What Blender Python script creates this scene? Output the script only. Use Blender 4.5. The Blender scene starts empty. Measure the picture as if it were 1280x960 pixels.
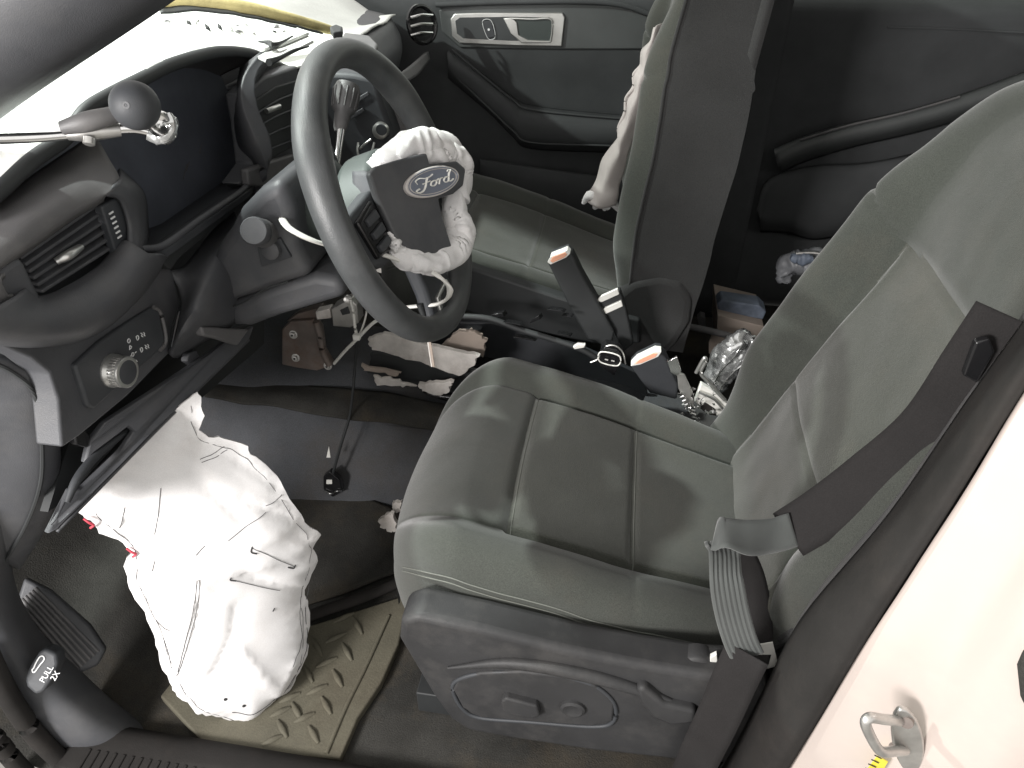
import bpy, bmesh, math, random
from mathutils import Vector as V, Matrix, noise
from mathutils.geometry import delaunay_2d_cdt, intersect_line_line
random.seed(7)
R = math.radians
scene = bpy.context.scene
COL = scene.collection

# ------------------------------------------------------------------ camera
# metres; +x = towards the rear of the car, +y = from driver door to passenger door, z = 0 on the cabin floor
CP = V((-0.30, -0.40, 1.08)); YAW, PITCH, FPX = R(9), R(36), 900.0
FW = V((-math.sin(YAW)*math.cos(PITCH), math.cos(YAW)*math.cos(PITCH), -math.sin(PITCH)))
RT = V((math.cos(YAW), math.sin(YAW), 0)); UP = RT.cross(FW)
cd = bpy.data.cameras.new('camera'); cam = bpy.data.objects.new('camera', cd); COL.objects.link(cam)
cam.matrix_world = Matrix(((RT.x, UP.x, -FW.x, CP.x), (RT.y, UP.y, -FW.y, CP.y), (RT.z, UP.z, -FW.z, CP.z), (0, 0, 0, 1)))
cd.sensor_width = 36; cd.lens = FPX/1280*36; cd.clip_start = 0.01; cd.clip_end = 200
scene.camera = cam

# ------------------------------------------------------------------ world and lamps
world = bpy.data.worlds.new('World'); scene.world = world; world.use_nodes = True
bgn = world.node_tree.nodes['Background']; bgn.inputs[0].default_value = (1.0, 0.975, 0.94, 1); bgn.inputs[1].default_value = 1.18
def lamp(name, kind, loc, target, energy, color, **kw):
    d = bpy.data.lights.new(name, kind); d.energy = energy; d.color = color
    for k, v in kw.items(): setattr(d, k, v)
    o = bpy.data.objects.new(name, d); COL.objects.link(o); o.location = loc
    o.rotation_euler = (V(target)-V(loc)).to_track_quat('-Z', 'Y').to_euler(); return o
# work lamp in front of the windscreen opening (throws the wheel's shadow on the seat)
lamp('front_work_lamp', 'SPOT', (-2.75, 0.02, 2.16), (-0.2, 0.52, 0.50), 265, (0.93, 1.0, 0.94), spot_size=R(60), spot_blend=0.3, shadow_soft_size=0.035)
lamp('overhead_work_lamp', 'SPOT', (-1.80, 0.62, 2.65), (-0.85, 0.64, 0.40), 380, (0.93, 1.0, 0.95), spot_size=R(28), spot_blend=0.14, shadow_soft_size=0.04)
# shop lamp over the driver's side, ahead of the door opening
lamp('shop_lamp', 'AREA', (-1.40, -1.20, 1.15), (-0.78, 0.2, 0.40), 60, (1.0, 0.97, 0.95), shape='RECTANGLE', size=0.5, size_y=0.35)
scene.view_settings.view_transform = 'Standard'; scene.view_settings.look = 'None'
scene.view_settings.exposure = 0.0; scene.view_settings.gamma = 1.0
scene.render.engine = 'CYCLES'

# ------------------------------------------------------------------ measuring helpers
def at(px, py, x=None, y=None, z=None):
    d = FW + RT*((px-640)/FPX) - UP*((py-480)/FPX)
    for i, v in enumerate((x, y, z)):
        if v is not None: return CP + d*((v-CP[i])/d[i])
def on(px, py, O, n):
    d = FW + RT*((px-640)/FPX) - UP*((py-480)/FPX)
    O = V(O); n = V(n); return CP + d*((O-CP).dot(n)/d.dot(n))
def ats(pts, **k): return [at(p[0], p[1], **k) for p in pts]

# ------------------------------------------------------------------ materials
MATS = {}
def mat(name, col, rough=0.5, metal=0.0, var=0.0, vscale=8, grain=0.0, gscale=600, spec=0.5, sheen=0.0, dirt=None, coat=0.0, speck=0.0):
    """procedural surface: colour with mottled variation, wear/dirt patches of their own and fine relief"""
    m = bpy.data.materials.new(name); m.use_nodes = True; nt = m.node_tree; N = nt.nodes; L = nt.links
    b = N['Principled BSDF']; b.inputs['Roughness'].default_value = rough; b.inputs['Metallic'].default_value = metal
    b.inputs['Specular IOR Level'].default_value = spec
    if sheen: b.inputs['Sheen Weight'].default_value = sheen; b.inputs['Sheen Roughness'].default_value = 0.5
    if coat: b.inputs['Coat Weight'].default_value = coat; b.inputs['Coat Roughness'].default_value = 0.08
    tc = N.new('ShaderNodeTexCoord')
    c = (*col, 1); b.inputs['Base Color'].default_value = c
    src = None
    if var:
        n = N.new('ShaderNodeTexNoise'); n.inputs['Scale'].default_value = vscale; n.inputs['Detail'].default_value = 6; n.inputs['Roughness'].default_value = 0.62
        L.new(tc.outputs['Object'], n.inputs['Vector'])
        r = N.new('ShaderNodeMapRange'); r.inputs[1].default_value = 0.3; r.inputs[2].default_value = 0.7; r.inputs[3].default_value = 1-var; r.inputs[4].default_value = 1+var
        L.new(n.outputs['Fac'], r.inputs[0])
        x = N.new('ShaderNodeMix'); x.data_type = 'RGBA'; x.blend_type = 'MULTIPLY'; x.inputs[0].default_value = 1
        x.inputs[6].default_value = c; L.new(r.outputs[0], x.inputs[7]); src = x.outputs[2]
        rr = N.new('ShaderNodeMapRange'); rr.inputs[3].default_value = max(0.02, rough-0.10); rr.inputs[4].default_value = min(1, rough+0.12)
        L.new(n.outputs['Fac'], rr.inputs[0]); L.new(rr.outputs[0], b.inputs['Roughness'])
    if dirt:
        dc, amt, ds = dirt
        n2 = N.new('ShaderNodeTexNoise'); n2.inputs['Scale'].default_value = ds; n2.inputs['Detail'].default_value = 9; n2.inputs['Roughness'].default_value = 0.7
        L.new(tc.outputs['Object'], n2.inputs['Vector'])
        r2 = N.new('ShaderNodeMapRange'); r2.inputs[1].default_value = 0.48; r2.inputs[2].default_value = 0.66; r2.inputs[3].default_value = 0; r2.inputs[4].default_value = amt
        L.new(n2.outputs['Fac'], r2.inputs[0])
        x2 = N.new('ShaderNodeMix'); x2.data_type = 'RGBA'; L.new(r2.outputs[0], x2.inputs[0])
        if src: L.new(src, x2.inputs[6])
        else: x2.inputs[6].default_value = c
        x2.inputs[7].default_value = (*dc, 1); src = x2.outputs[2]
    if src: L.new(src, b.inputs['Base Color'])
    if speck:
        s3 = N.new('ShaderNodeTexNoise'); s3.inputs['Scale'].default_value = 850; s3.inputs['Detail'].default_value = 2
        L.new(tc.outputs['Object'], s3.inputs['Vector'])
        r3 = N.new('ShaderNodeMapRange'); r3.inputs[1].default_value = 0.25; r3.inputs[2].default_value = 0.75; r3.inputs[3].default_value = 1-speck; r3.inputs[4].default_value = 1+speck
        L.new(s3.outputs['Fac'], r3.inputs[0])
        x3 = N.new('ShaderNodeMix'); x3.data_type = 'RGBA'; x3.blend_type = 'MULTIPLY'; x3.inputs[0].default_value = 1
        L.new(b.inputs['Base Color'].links[0].from_socket, x3.inputs[6]) if b.inputs['Base Color'].links else x3.inputs.__getitem__(6).__setattr__('default_value', c)
        L.new(r3.outputs[0], x3.inputs[7]); L.new(x3.outputs[2], b.inputs['Base Color'])
    if grain:
        g = N.new('ShaderNodeTexNoise'); g.inputs['Scale'].default_value = gscale; g.inputs['Detail'].default_value = 3
        L.new(tc.outputs['Object'], g.inputs['Vector'])
        bp = N.new('ShaderNodeBump'); bp.inputs['Strength'].default_value = grain; bp.inputs['Distance'].default_value = 0.001
        L.new(g.outputs['Fac'], bp.inputs['Height']); L.new(bp.outputs[0], b.inputs['Normal'])
    MATS[name] = m; return m
M = lambda n: MATS[n]
mat('fabric', (0.046, 0.0495, 0.043), 0.93, speck=.34, var=0.14, vscale=5, grain=0.55, gscale=900, spec=0.2, sheen=0.35, dirt=((0.070, 0.063, 0.051), 0.45, 3))
mat('fabric_insert', (0.052, 0.0545, 0.046), 0.95, speck=.45, var=0.12, vscale=6, grain=0.8, gscale=700, spec=0.2, sheen=0.35, dirt=((0.078, 0.071, 0.056), 0.45, 4))
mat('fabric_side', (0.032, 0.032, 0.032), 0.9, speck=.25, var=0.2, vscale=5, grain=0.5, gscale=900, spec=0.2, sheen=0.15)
mat('thread', (0.125, 0.13, 0.115), 0.8)
mat('dash', (0.062, 0.064, 0.070), 0.5, var=0.18, vscale=9, grain=0.30, gscale=1100, dirt=((0.14, 0.135, 0.13), 0.28, 7))
mat('dash_dark', (0.038, 0.041, 0.046), 0.55, var=0.2, vscale=9, grain=0.25, gscale=1100, dirt=((0.07, 0.07, 0.07), 0.25, 6))
mat('dash_grey', (0.10, 0.098, 0.10), 0.5, var=0.14, vscale=11, grain=0.30, gscale=1100, dirt=((0.2, 0.19, 0.18), 0.3, 9))
mat('lens', (0.11, 0.12, 0.145), 0.4, var=0.2, vscale=14, dirt=((0.06, 0.065, 0.075), 0.35, 5))
mat('pale_lit', (0.72, 0.73, 0.70), 0.85, var=0.12, vscale=7, grain=0.6, gscale=180)  # pale torn flaps; on the dash top this colour stands in for strong light
mat('yellow_pad', (0.50, 0.43, 0.20), 0.7, var=0.3, vscale=22, grain=0.6, gscale=160)
mat('leather', (0.050, 0.053, 0.055), 0.42, var=0.2, vscale=16, grain=0.35, gscale=800, dirt=((0.11, 0.11, 0.105), 0.3, 12))
mat('satin', (0.63, 0.63, 0.61), 0.33, metal=0.9, var=0.08, vscale=20)
mat('chrome', (0.80, 0.80, 0.80), 0.12, metal=1.0, var=0.1, vscale=30)
mat('nylon', (0.78, 0.77, 0.77), 0.75, var=0.06, vscale=9, grain=0.35, gscale=1500, spec=0.3, speck=.06, dirt=((0.62, 0.58, 0.55), 0.35, 9))
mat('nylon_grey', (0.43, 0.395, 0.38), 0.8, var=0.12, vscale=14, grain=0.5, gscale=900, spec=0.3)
mat('ink', (0.03, 0.03, 0.032), 0.8)
mat('red_ink', (0.55, 0.06, 0.09), 0.7)
mat('white_plastic', (0.74, 0.73, 0.69), 0.45, var=0.05, vscale=20)
mat('white_print', (0.72, 0.73, 0.73), 0.6)
mat('paint', (0.49, 0.425, 0.39), 0.32, var=0.04, vscale=4, coat=0.4, dirt=((0.62, 0.52, 0.45), 0.35, 5))
mat('rubber', (0.021, 0.0195, 0.0185), 0.85, spec=.2, var=0.2, vscale=12, grain=0.3, gscale=500, dirt=((0.05, 0.042, 0.037), 0.25, 8))
mat('belt', (0.021, 0.0195, 0.0195), 0.85, var=0.14, vscale=14, grain=0.5, gscale=1300, spec=.2, speck=.2)
mat('belt_lit', (0.062, 0.068, 0.065), 0.7, var=0.14, vscale=14, grain=0.5, gscale=1300, sheen=0.3)  # paler copy of belt: light falling on the slack webbing, put into the colour
mat('carpet', (0.040, 0.039, 0.036), 0.98, speck=.35, var=0.4, vscale=7, grain=1.0, gscale=420, spec=0.1, dirt=((0.080, 0.066, 0.048), 0.6, 5))
mat('carpet_dark', (0.072, 0.075, 0.081), 0.95, speck=.3, var=0.25, vscale=5, grain=0.7, gscale=500, spec=0.15, dirt=((0.075, 0.065, 0.055), 0.5, 4))
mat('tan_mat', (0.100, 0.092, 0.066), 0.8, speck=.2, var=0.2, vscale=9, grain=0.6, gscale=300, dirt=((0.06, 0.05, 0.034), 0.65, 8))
mat('shield', (0.033, 0.033, 0.034), 0.52, spec=.3, var=0.2, vscale=8, grain=0.3, gscale=1000, dirt=((0.10, 0.095, 0.09), 0.25, 14))
mat('door', (0.066, 0.069, 0.071), 0.85, spec=.12, var=0.18, vscale=6, grain=0.3, gscale=900)
mat('door_grey', (0.075, 0.08, 0.08), 0.6, var=0.12, vscale=8, grain=0.25, gscale=900)
mat('black', (0.024, 0.026, 0.027), 0.6, var=0.2, vscale=10)
mat('gloss_black', (0.012, 0.012, 0.013), 0.18, var=0.2, vscale=20)
mat('steel', (0.20, 0.17, 0.155), 0.5, metal=0.35, var=0.25, vscale=18, dirt=((0.16, 0.10, 0.07), 0.6, 16))
mat('zinc', (0.55, 0.54, 0.52), 0.38, metal=0.85, var=0.2, vscale=30)
mat('foam', (0.56, 0.53, 0.50), 0.9, var=0.2, vscale=22, grain=0.9, gscale=160, dirt=((0.25, 0.21, 0.18), 0.5, 14))
mat('cardboard', (0.34, 0.285, 0.245), 0.9, var=0.14, vscale=12, grain=0.3, gscale=260, dirt=((0.2, 0.15, 0.12), 0.4, 6))
mat('blue_print', (0.13, 0.155, 0.20), 0.55, var=0.35, vscale=26)
mat('orange', (0.85, 0.42, 0.28), 0.4)
mat('teal', (0.042, 0.053, 0.050), 0.5, var=0.12, vscale=14, grain=0.2, gscale=900)
mat('headliner', (0.32, 0.31, 0.29), 0.95, var=0.08, vscale=8)
mat('yellow_label', (0.75, 0.62, 0.06), 0.5, var=0.1, vscale=40)
mat('emblem_blue', (0.20, 0.22, 0.27), 0.35, metal=0.2)
mat('clear_film', (0.55, 0.56, 0.56), 0.14, metal=0.75, var=0.5, vscale=60)
mat('dull_film', (0.15, 0.155, 0.165), 0.45, var=0.35, vscale=30)
mat('ceramic', (0.55, 0.52, 0.50), 0.5, var=0.1, vscale=20)
mat('shop_floor', (0.30, 0.29, 0.27), 0.7, var=0.2, vscale=2, dirt=((0.14, 0.13, 0.12), 0.5, 1.5))
g = bpy.data.materials.new('glass'); g.use_nodes = True; nt = g.node_tree
for n in list(nt.nodes): nt.nodes.remove(n)
_o = nt.nodes.new('ShaderNodeOutputMaterial'); _m = nt.nodes.new('ShaderNodeMixShader'); _t = nt.nodes.new('ShaderNodeBsdfTransparent'); _g = nt.nodes.new('ShaderNodeBsdfGlossy'); _f = nt.nodes.new('ShaderNodeFresnel')
_t.inputs[0].default_value = (0.86, 0.93, 0.88, 1); _g.inputs['Roughness'].default_value = 0.02
nt.links.new(_f.outputs[0], _m.inputs[0]); nt.links.new(_t.outputs[0], _m.inputs[1]); nt.links.new(_g.outputs[0], _m.inputs[2]); nt.links.new(_m.outputs[0], _o.inputs[0]); MATS['glass'] = g

# ------------------------------------------------------------------ object helpers
def thing(name, label, cat, loc=(0, 0, 0), group=None):
    o = bpy.data.objects.new(name, None); COL.objects.link(o); o.location = loc; o.empty_display_size = 0.05
    o['label'] = label; o['category'] = cat
    if group: o['group'] = group
    return o
def tag(o, label, cat, group=None):
    o['label'] = label; o['category'] = cat
    if group: o['group'] = group
    return o
def struct(o): o['kind'] = 'structure'; return o
def wloc(p):
    t = V((0, 0, 0))
    while p: t += p.location; p = p.parent
    return t
def obj(name, verts, faces, m, parent=None, smooth=True, bevel=0, seg=3, sub=0, solid=0, soff=-1, angle=50, fix=True):
    me = bpy.data.meshes.new(name); me.from_pydata([tuple(v) for v in verts], [], faces)
    if fix:
        bm = bmesh.new(); bm.from_mesh(me); bmesh.ops.recalc_face_normals(bm, faces=bm.faces); bm.to_mesh(me); bm.free()
    o = bpy.data.objects.new(name, me); COL.objects.link(o)
    me.materials.append(M(m) if isinstance(m, str) else m)
    if parent is not None:
        o.parent = parent; t = wloc(parent)
        if t.length: me.transform(Matrix.Translation(-t))
    if solid:
        s = o.modifiers.new('solid', 'SOLIDIFY'); s.thickness = solid; s.offset = soff
    if bevel:
        b = o.modifiers.new('bevel', 'BEVEL'); b.width = bevel; b.segments = seg; b.limit_method = 'ANGLE'; b.angle_limit = R(30); b.harden_normals = False
    if sub:
        s = o.modifiers.new('sub', 'SUBSURF'); s.levels = sub; s.render_levels = sub
    if smooth:
        for p in me.polygons: p.use_smooth = True
        if not sub:
            try: me.set_sharp_from_angle(angle=R(angle))
            except Exception: pass
    return o
def cr(pts, n, closed=False):
    """Catmull-Rom resample to n+1 points (n when closed)"""
    k = len(pts); out = []
    segs = k if closed else k-1; tot = n if closed else n+1
    for i in range(tot):
        u = i*segs/n; j = min(int(u), segs-1); f = u-j
        def g(a):
            if closed: return pts[a % k]
            if a < 0: return pts[0]*2-pts[1]
            if a >= k: return pts[-1]*2-pts[-2]
            return pts[a]
        p0, p1, p2, p3 = g(j-1), g(j), g(j+1), g(j+2)
        out.append(0.5*((2*p1)+(p2-p0)*f+(2*p0-5*p1+4*p2-p3)*f*f+(3*p1-p0-3*p2+p3)*f**3))
    return out
def grid_faces(nu, nv, cu=False, cv=False):
    F = []
    for i in range(nu if cu else nu-1):
        for j in range(nv if cv else nv-1):
            F.append((i*nv+j, i*nv+(j+1) % nv, ((i+1) % nu)*nv+(j+1) % nv, ((i+1) % nu)*nv+j))
    return F
def loft(name, rows, m, parent=None, nu=14, nv=20, solid=0.004, wob=0, wsc=12, **k):
    rr = [cr([V(p) for p in r], nv) for r in rows]
    cols = [cr([rr[i][j] for i in range(len(rr))], nu) for j in range(nv+1)]
    vs = [cols[j][i] for i in range(nu+1) for j in range(nv+1)]
    if wob: vs = [v+V(noise.noise_vector(v*wsc))*wob for v in vs]
    return obj(name, vs, grid_faces(nu+1, nv+1), m, parent, solid=solid, **k)
def prism(name, pts, m, parent=None, depth=0.02, d=None, bevel=0.003, seg=3, front=0.0, **k):
    """flat outline given in world points, pushed back by depth (away from the viewer's side unless d is given)"""
    pts = [V(p) for p in pts]; c = sum(pts, V())/len(pts); n = V()
    for i in range(len(pts)): n += (pts[i]-c).cross(pts[(i+1) % len(pts)]-c)
    n.normalize()
    if d is None:
        if n.dot(CP-c) > 0: n = -n
        d = n
    d = V(d).normalized(); pts = [p-d*front for p in pts]
    a = len(pts); vs = pts+[p+d*depth for p in pts]
    F = [tuple(range(a)), tuple(range(2*a-1, a-1, -1))]+[(i, (i+1) % a, a+(i+1) % a, a+i) for i in range(a)]
    return obj(name, vs, F, m, parent, bevel=bevel, seg=seg, **k)
def frame_of(t, ref=V((0, 0, 1))):
    t = t.normalized(); a = t.cross(ref)
    if a.length < 1e-4: a = t.cross(V((1, 0, 0)))
    a.normalize(); return a, a.cross(t).normalized()
def tube(name, pts, r, m, parent=None, n=None, sides=10, sy=1.0, closed=False, ref=V((0, 0, 1)), capround=True, **k):
    pts = [V(p) for p in pts]; n = n or max(8, len(pts)*5)
    rs = r if isinstance(r, (list, tuple)) else [r]*len(pts)
    P = cr(pts, n, closed); Q = [q.x for q in cr([V((v, 0, 0)) for v in rs], n, closed)]
    vs = []; L = len(P)
    for i, p in enumerate(P):
        t = (P[(i+1) % L]-P[i-1]) if closed else (P[min(i+1, L-1)]-P[max(i-1, 0)])
        a, b = frame_of(t, ref); q = max(Q[i], 1e-4)
        for j in range(sides):
            th = 2*math.pi*j/sides; vs.append(p+a*math.cos(th)*q+b*math.sin(th)*q*sy)
    F = grid_faces(L, sides, closed, True)
    if not closed: F += [tuple(range(sides-1, -1, -1)), tuple(range((L-1)*sides, L*sides))]
    return obj(name, vs, F, m, parent, **k)
def ribbon(name, pts, sides, m, parent=None, width=0.047, thick=0.0014, n=60, nw=6, prof=None, **k):
    """webbing swept along pts; sides = across direction at each point"""
    P = cr([V(p) for p in pts], n); S = [s.normalized() for s in cr([V(s).normalized() for s in sides], n)]
    vs = []
    for i in range(n+1):
        t = (P[min(i+1, n)]-P[max(i-1, 0)]).normalized(); s = S[i]; s = (s-t*s.dot(t)).normalized(); nn = t.cross(s)
        for j in range(nw+1):
            u = j/nw*2-1; vs.append(P[i]+s*u*width/2+nn*(prof(u, i/n) if prof else 0))
    return obj(name, vs, grid_faces(n+1, nw+1), m, parent, solid=thick, soff=0, **k)
def box(name, c, size, m, parent=None, ax=None, bevel=0.002, **k):
    ax = ax or (V((1, 0, 0)), V((0, 1, 0)), V((0, 0, 1))); c = V(c)
    vs = [c+ax[0]*sx*size[0]/2+ax[1]*sy*size[1]/2+ax[2]*sz*size[2]/2 for sx in (-1, 1) for sy in (-1, 1) for sz in (-1, 1)]
    F = [(0, 1, 3, 2), (4, 6, 7, 5), (0, 4, 5, 1), (2, 3, 7, 6), (0, 2, 6, 4), (1, 5, 7, 3)]
    return obj(name, vs, F, m, parent, bevel=bevel, **k)
def lathe(name, o, axis, prof, m, parent=None, sides=28, ref=V((0, 0, 1)), **k):
    """prof: (along, radius) pairs round the axis"""
    o = V(o); t = V(axis).normalized(); a, b = frame_of(t, ref); vs = []
    for (h, r) in prof:
        for j in range(sides):
            th = 2*math.pi*j/sides; vs.append(o+t*h+(a*math.cos(th)+b*math.sin(th))*max(r, 1e-5))
    F = grid_faces(len(prof), sides, False, True)+[tuple(range(sides-1, -1, -1)), tuple(range((len(prof)-1)*sides, len(prof)*sides))]
    return obj(name, vs, F, m, parent, **k)
def text(name, s, size, m, parent, loc, ux, uy, depth=0.0004, shear=0):
    """lettering as a mesh: ux = reading direction, uy = up of the letters"""
    c = bpy.data.curves.new(name, 'FONT'); c.body = s; c.size = size; c.extrude = depth; c.align_x = 'CENTER'; c.align_y = 'CENTER'; c.shear = shear
    t = bpy.data.objects.new(name, c); COL.objects.link(t)
    bpy.context.view_layer.update()
    me = bpy.data.meshes.new_from_object(t.evaluated_get(bpy.context.evaluated_depsgraph_get()))
    bpy.data.objects.remove(t); bpy.data.curves.remove(c)
    ux = V(ux).normalized(); uy = V(uy); uy = (uy-ux*uy.dot(ux)).normalized(); uz = ux.cross(uy); loc = V(loc)-wloc(parent)
    me.transform(Matrix(((ux.x, uy.x, uz.x, loc.x), (ux.y, uy.y, uz.y, loc.y), (ux.z, uy.z, uz.z, loc.z), (0, 0, 0, 1))))
    me.materials.clear(); me.materials.append(M(m)); o = bpy.data.objects.new(name, me); COL.objects.link(o); o.parent = parent; return o
def sst(a, b, x):
    t = max(0, min(1, (x-a)/(b-a))); return t*t*(3-2*t)
def seg_dist(px, py, a, b):
    dx, dy = b[0]-a[0], b[1]-a[1]; l = dx*dx+dy*dy
    t = 0 if l == 0 else max(0, min(1, ((px-a[0])*dx+(py-a[1])*dy)/l)); return math.hypot(px-a[0]-dx*t, py-a[1]-dy*t)
# ================================================================== the setting: cabin shell
def quadbox(name, x0, x1, y0, y1, z0, z1, m, bevel=0.0):
    return obj(name, [(x, y, z) for x in (x0, x1) for y in (y0, y1) for z in (z0, z1)],
               [(0, 1, 3, 2), (4, 6, 7, 5), (0, 4, 5, 1), (2, 3, 7, 6), (0, 2, 6, 4), (1, 5, 7, 3)], m, bevel=bevel, smooth=False)
struct(quadbox('ground', -7, 7, -7, 7, -0.62, -0.60, 'shop_floor'))
# floor with the rising toe board: rows along x, slightly uneven carpet
rows = []
for x, z in ((1.6, -0.02), (0.6, -0.02), (0.2, 0.0), (-0.2, 0.0), (-0.6, 0.0), (-0.95, 0.0), (-1.12, 0.05), (-1.25, 0.18), (-1.36, 0.42)):
    rows.append([V((x, y, z)) for y in (0.0, 0.25, 0.5, 0.7, 1.0, 1.3, 1.58)])
struct(loft('floor', rows, 'carpet', nu=70, nv=50, wob=0.005, wsc=9, solid=0))
struct(quadbox('roof', -0.70, 1.65, 0.16, 1.52, 1.38, 1.42, 'headliner'))
struct(quadbox('rear_wall', 1.6, 1.64, 0.05, 1.6, -0.02, 1.38, 'door'))
struct(quadbox('firewall', -1.40, -1.36, 0.10, 1.60, 0.1, 0.86, 'dash_dark'))
struct(quadbox('body_side', 0.19, 1.62, 0.06, 0.10, -0.05, 0.84, 'door'))

# transmission tunnel: dark trimmed hump under the dash
t = thing('floor_tunnel', 'dark grey carpeted floor tunnel beneath the torn centre console', 'tunnel', (-0.9, 0.8, 0))
sec = [(0.585, 0.0), (0.635, 0.05), (0.665, 0.14), (0.69, 0.215), (0.735, 0.25), (0.82, 0.262), (0.92, 0.25), (0.96, 0.2), (1.0, 0.05), (1.03, 0.0)]
rows = [[V((x, 0.8+(y-0.8)*w, z*h)) for y, z in sec] for x, w, h in ((-1.38, 1.35, 1.5), (-1.15, 1.2, 1.28), (-0.95, 1.1, 1.0), (-0.7, 1.0, 0.86), (-0.45, .95, 0.62), (-0.1, .9, 0.5), (0.2, .9, 0.42))]
loft('tunnel_carpet', rows, 'carpet_dark', t, nu=60, nv=46, wob=0.008, wsc=8, solid=0.01)
loft('torn_carpet_edge', [[at(p, q, y=.70) for p, q in ((255, 466), (340, 476), (420, 484), (500, 494), (556, 505))], [at(p, q, y=.655) for p, q in ((255, 482), (340, 492), (420, 504), (500, 512), (556, 522))], [at(p, q, y=.63) for p, q in ((255, 496), (340, 508), (420, 522), (500, 531), (556, 542))]], 'carpet', t, nu=12, nv=50, wob=.004, wsc=14, solid=.004)
tube('carpet_edge', [at(p[0], p[1], y=yy) for p, yy in (((262, 482), .76), ((330, 500), .73), ((420, 518), .70), ((500, 528), .68), ((548, 535), .67))], [.006, .009, .010, .009, .006], 'carpet_dark', t, sides=8)

# ------------------------------------------------------------------ left: windscreen pillar
t = thing('windscreen_pillar', 'dark grey windscreen pillar trim above the pale dash top', 'pillar', (-0.8, 0.12, 0.9))
def ap(off, yy, back=0):
    # line of the pillar: rises towards the rear
    return [V((-1.25, yy, 0.70))+off, V((-0.95, yy, 0.852))+off, V((-0.82, yy, 0.920))+off, V((-0.66, yy+.005, 1.0))+off, V((-0.40, yy+.04, 1.14))+off]
nrm = V((-0.45, 0, 0.89)); alo = V((0.89, 0, .45))
loft('pillar_trim', [ap(nrm*-0.006, .19), ap(nrm*-0.002, .150), ap(nrm*0.022, .118), ap(nrm*0.055, .112), ap(nrm*0.075, .14), ap(nrm*.08, .19)], 'dash', t, nu=24, nv=24, solid=0.01)
loft('painted_flange', [ap(nrm*.070, .108), ap(nrm*.085, .095), ap(nrm*.125, .095), ap(nrm*.14, .13)], 'paint', t, nu=10, nv=24, solid=0.01)
tube('seal', ap(nrm*.064, .100), .008, 'rubber', t, sides=10, n=30)

# ------------------------------------------------------------------ right: door jamb of the driver's door
t = thing('door_jamb', 'white painted door jamb with dark weatherstrip in the right foreground', 'door jamb', (0, 0, 0.3))
def js(l): return [at(p, q, y=y) for p, q, y in l]
k0 = js([(855, 1030, .13), (908, 950, .13), (955, 860, .13), (1003, 770, .135), (1110, 642, .15), (1215, 490, .17), (1330, 330, .19)])
k1 = js([(880, 1030, .085), (930, 950, .085), (985, 855, .085), (1040, 765, .09), (1135, 640, .105), (1240, 485, .125), (1350, 330, .15)])
k2 = js([(915, 1030, .055), (968, 950, .055), (1030, 850, .057), (1082, 762, .06), (1168, 632, .075), (1262, 480, .095), (1370, 315, .12)])
k3 = js([(940, 1035, .052), (990, 955, .052), (1050, 855, .052), (1105, 765, .055), (1188, 636, .068), (1280, 488, .088), (1388, 325, .113)])
for r_ in (k0, k1, k2, k3): r_.append(r_[-1]+(r_[-1]-r_[-2])*2.2)
loft('weatherstrip', [k0, k1, k2, k3], 'rubber', t, nu=16, nv=40, solid=0.012)
w0 = [p+V((.004, .004, 0)) for p in k3]
w1 = js([(985, 1035, .045), (1035, 955, .045), (1090, 855, .046), (1140, 770, .048), (1225, 640, .06), (1318, 490, .078), (1430, 325, .1)])
w2 = js([(1070, 1040, .022), (1115, 955, .022), (1165, 855, .024), (1212, 775, .026), (1295, 645, .035), (1385, 495, .05), (1490, 335, .07)])
w3 = js([(1160, 1040, -.012), (1198, 955, -.012), (1240, 860, -.010), (1285, 780, -.008), (1365, 650, 0), (1455, 500, .01), (1560, 340, .03)])
for r_ in (w1, w2, w3): r_.append(r_[-1]+(r_[-1]-r_[-2])*2.2)
w4 = [p+V((.03, -.022, 0)) for p in w3]; w5 = [p+V((.09, -.035, 0)) for p in w3]; w6 = [p+V((.2, -.045, 0)) for p in w3]
loft('painted_panel', [w0, w1, w2, w3, w4, w5, w6], 'paint', t, nu=36, nv=40, solid=0.004, wob=0.0025, wsc=7)
prism('latch_recess', [at(p, q, y=-.03) for p, q in ((1268, 825), (1275, 808), (1290, 800), (1310, 830), (1310, 880), (1285, 885), (1272, 862))], 'carpet', t, depth=.01, front=.012, bevel=.003)
loft('inner_trim', [[p+V((.03, .05, 0)) for p in k0], [p+V((.012, .022, 0)) for p in k0], [p+V((.004, .004, 0)) for p in k0]], 'dash_grey', t, nu=8, nv=40, solid=0.006)

st = thing('door_striker', 'steel door striker loop bolted to the white jamb', 'striker', (0.0, 0, 0.4))
c = at(1128, 918, y=.012); nj = (CP-c).normalized()*0.6+V((-.5, -.6, 0)); nj.normalize()
ux = (at(1150, 900, y=.012)-at(1110, 900, y=.012)).normalized(); uy = V((0, 0, 1)); ux = (ux-uy*ux.dot(uy)).normalized()
pl = [at(1131+22*math.cos(a)*(1 if math.cos(a) > 0 else .8)+ (6*-math.sin(a)), 920-40*math.sin(a), y=.012) for a in [i*math.pi/10 for i in range(20)]]
prism('plate', pl, 'zinc', st, depth=.006, front=.006, bevel=.002)
for (a, b) in ((1133, 903), (1119, 938)):
    lathe('screw', at(a, b, y=.004), -V((-.4, -.8, .3)), [(-.001, .0058), (.002, .0062), (.004, .0062)], 'steel', st, sides=14)
loop = [at(1124, 901, y=.006), at(1104, 899, y=-.006), at(1088, 897, y=-.014), at(1082, 903, y=-.017), at(1086, 916, y=-.017), at(1096, 934, y=-.016), at(1104, 940, y=-.014), at(1118, 939, y=-.004), at(1131, 938, y=.006)]
tube('loop', loop, .0048, 'zinc', st, n=48, sides=12)
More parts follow.
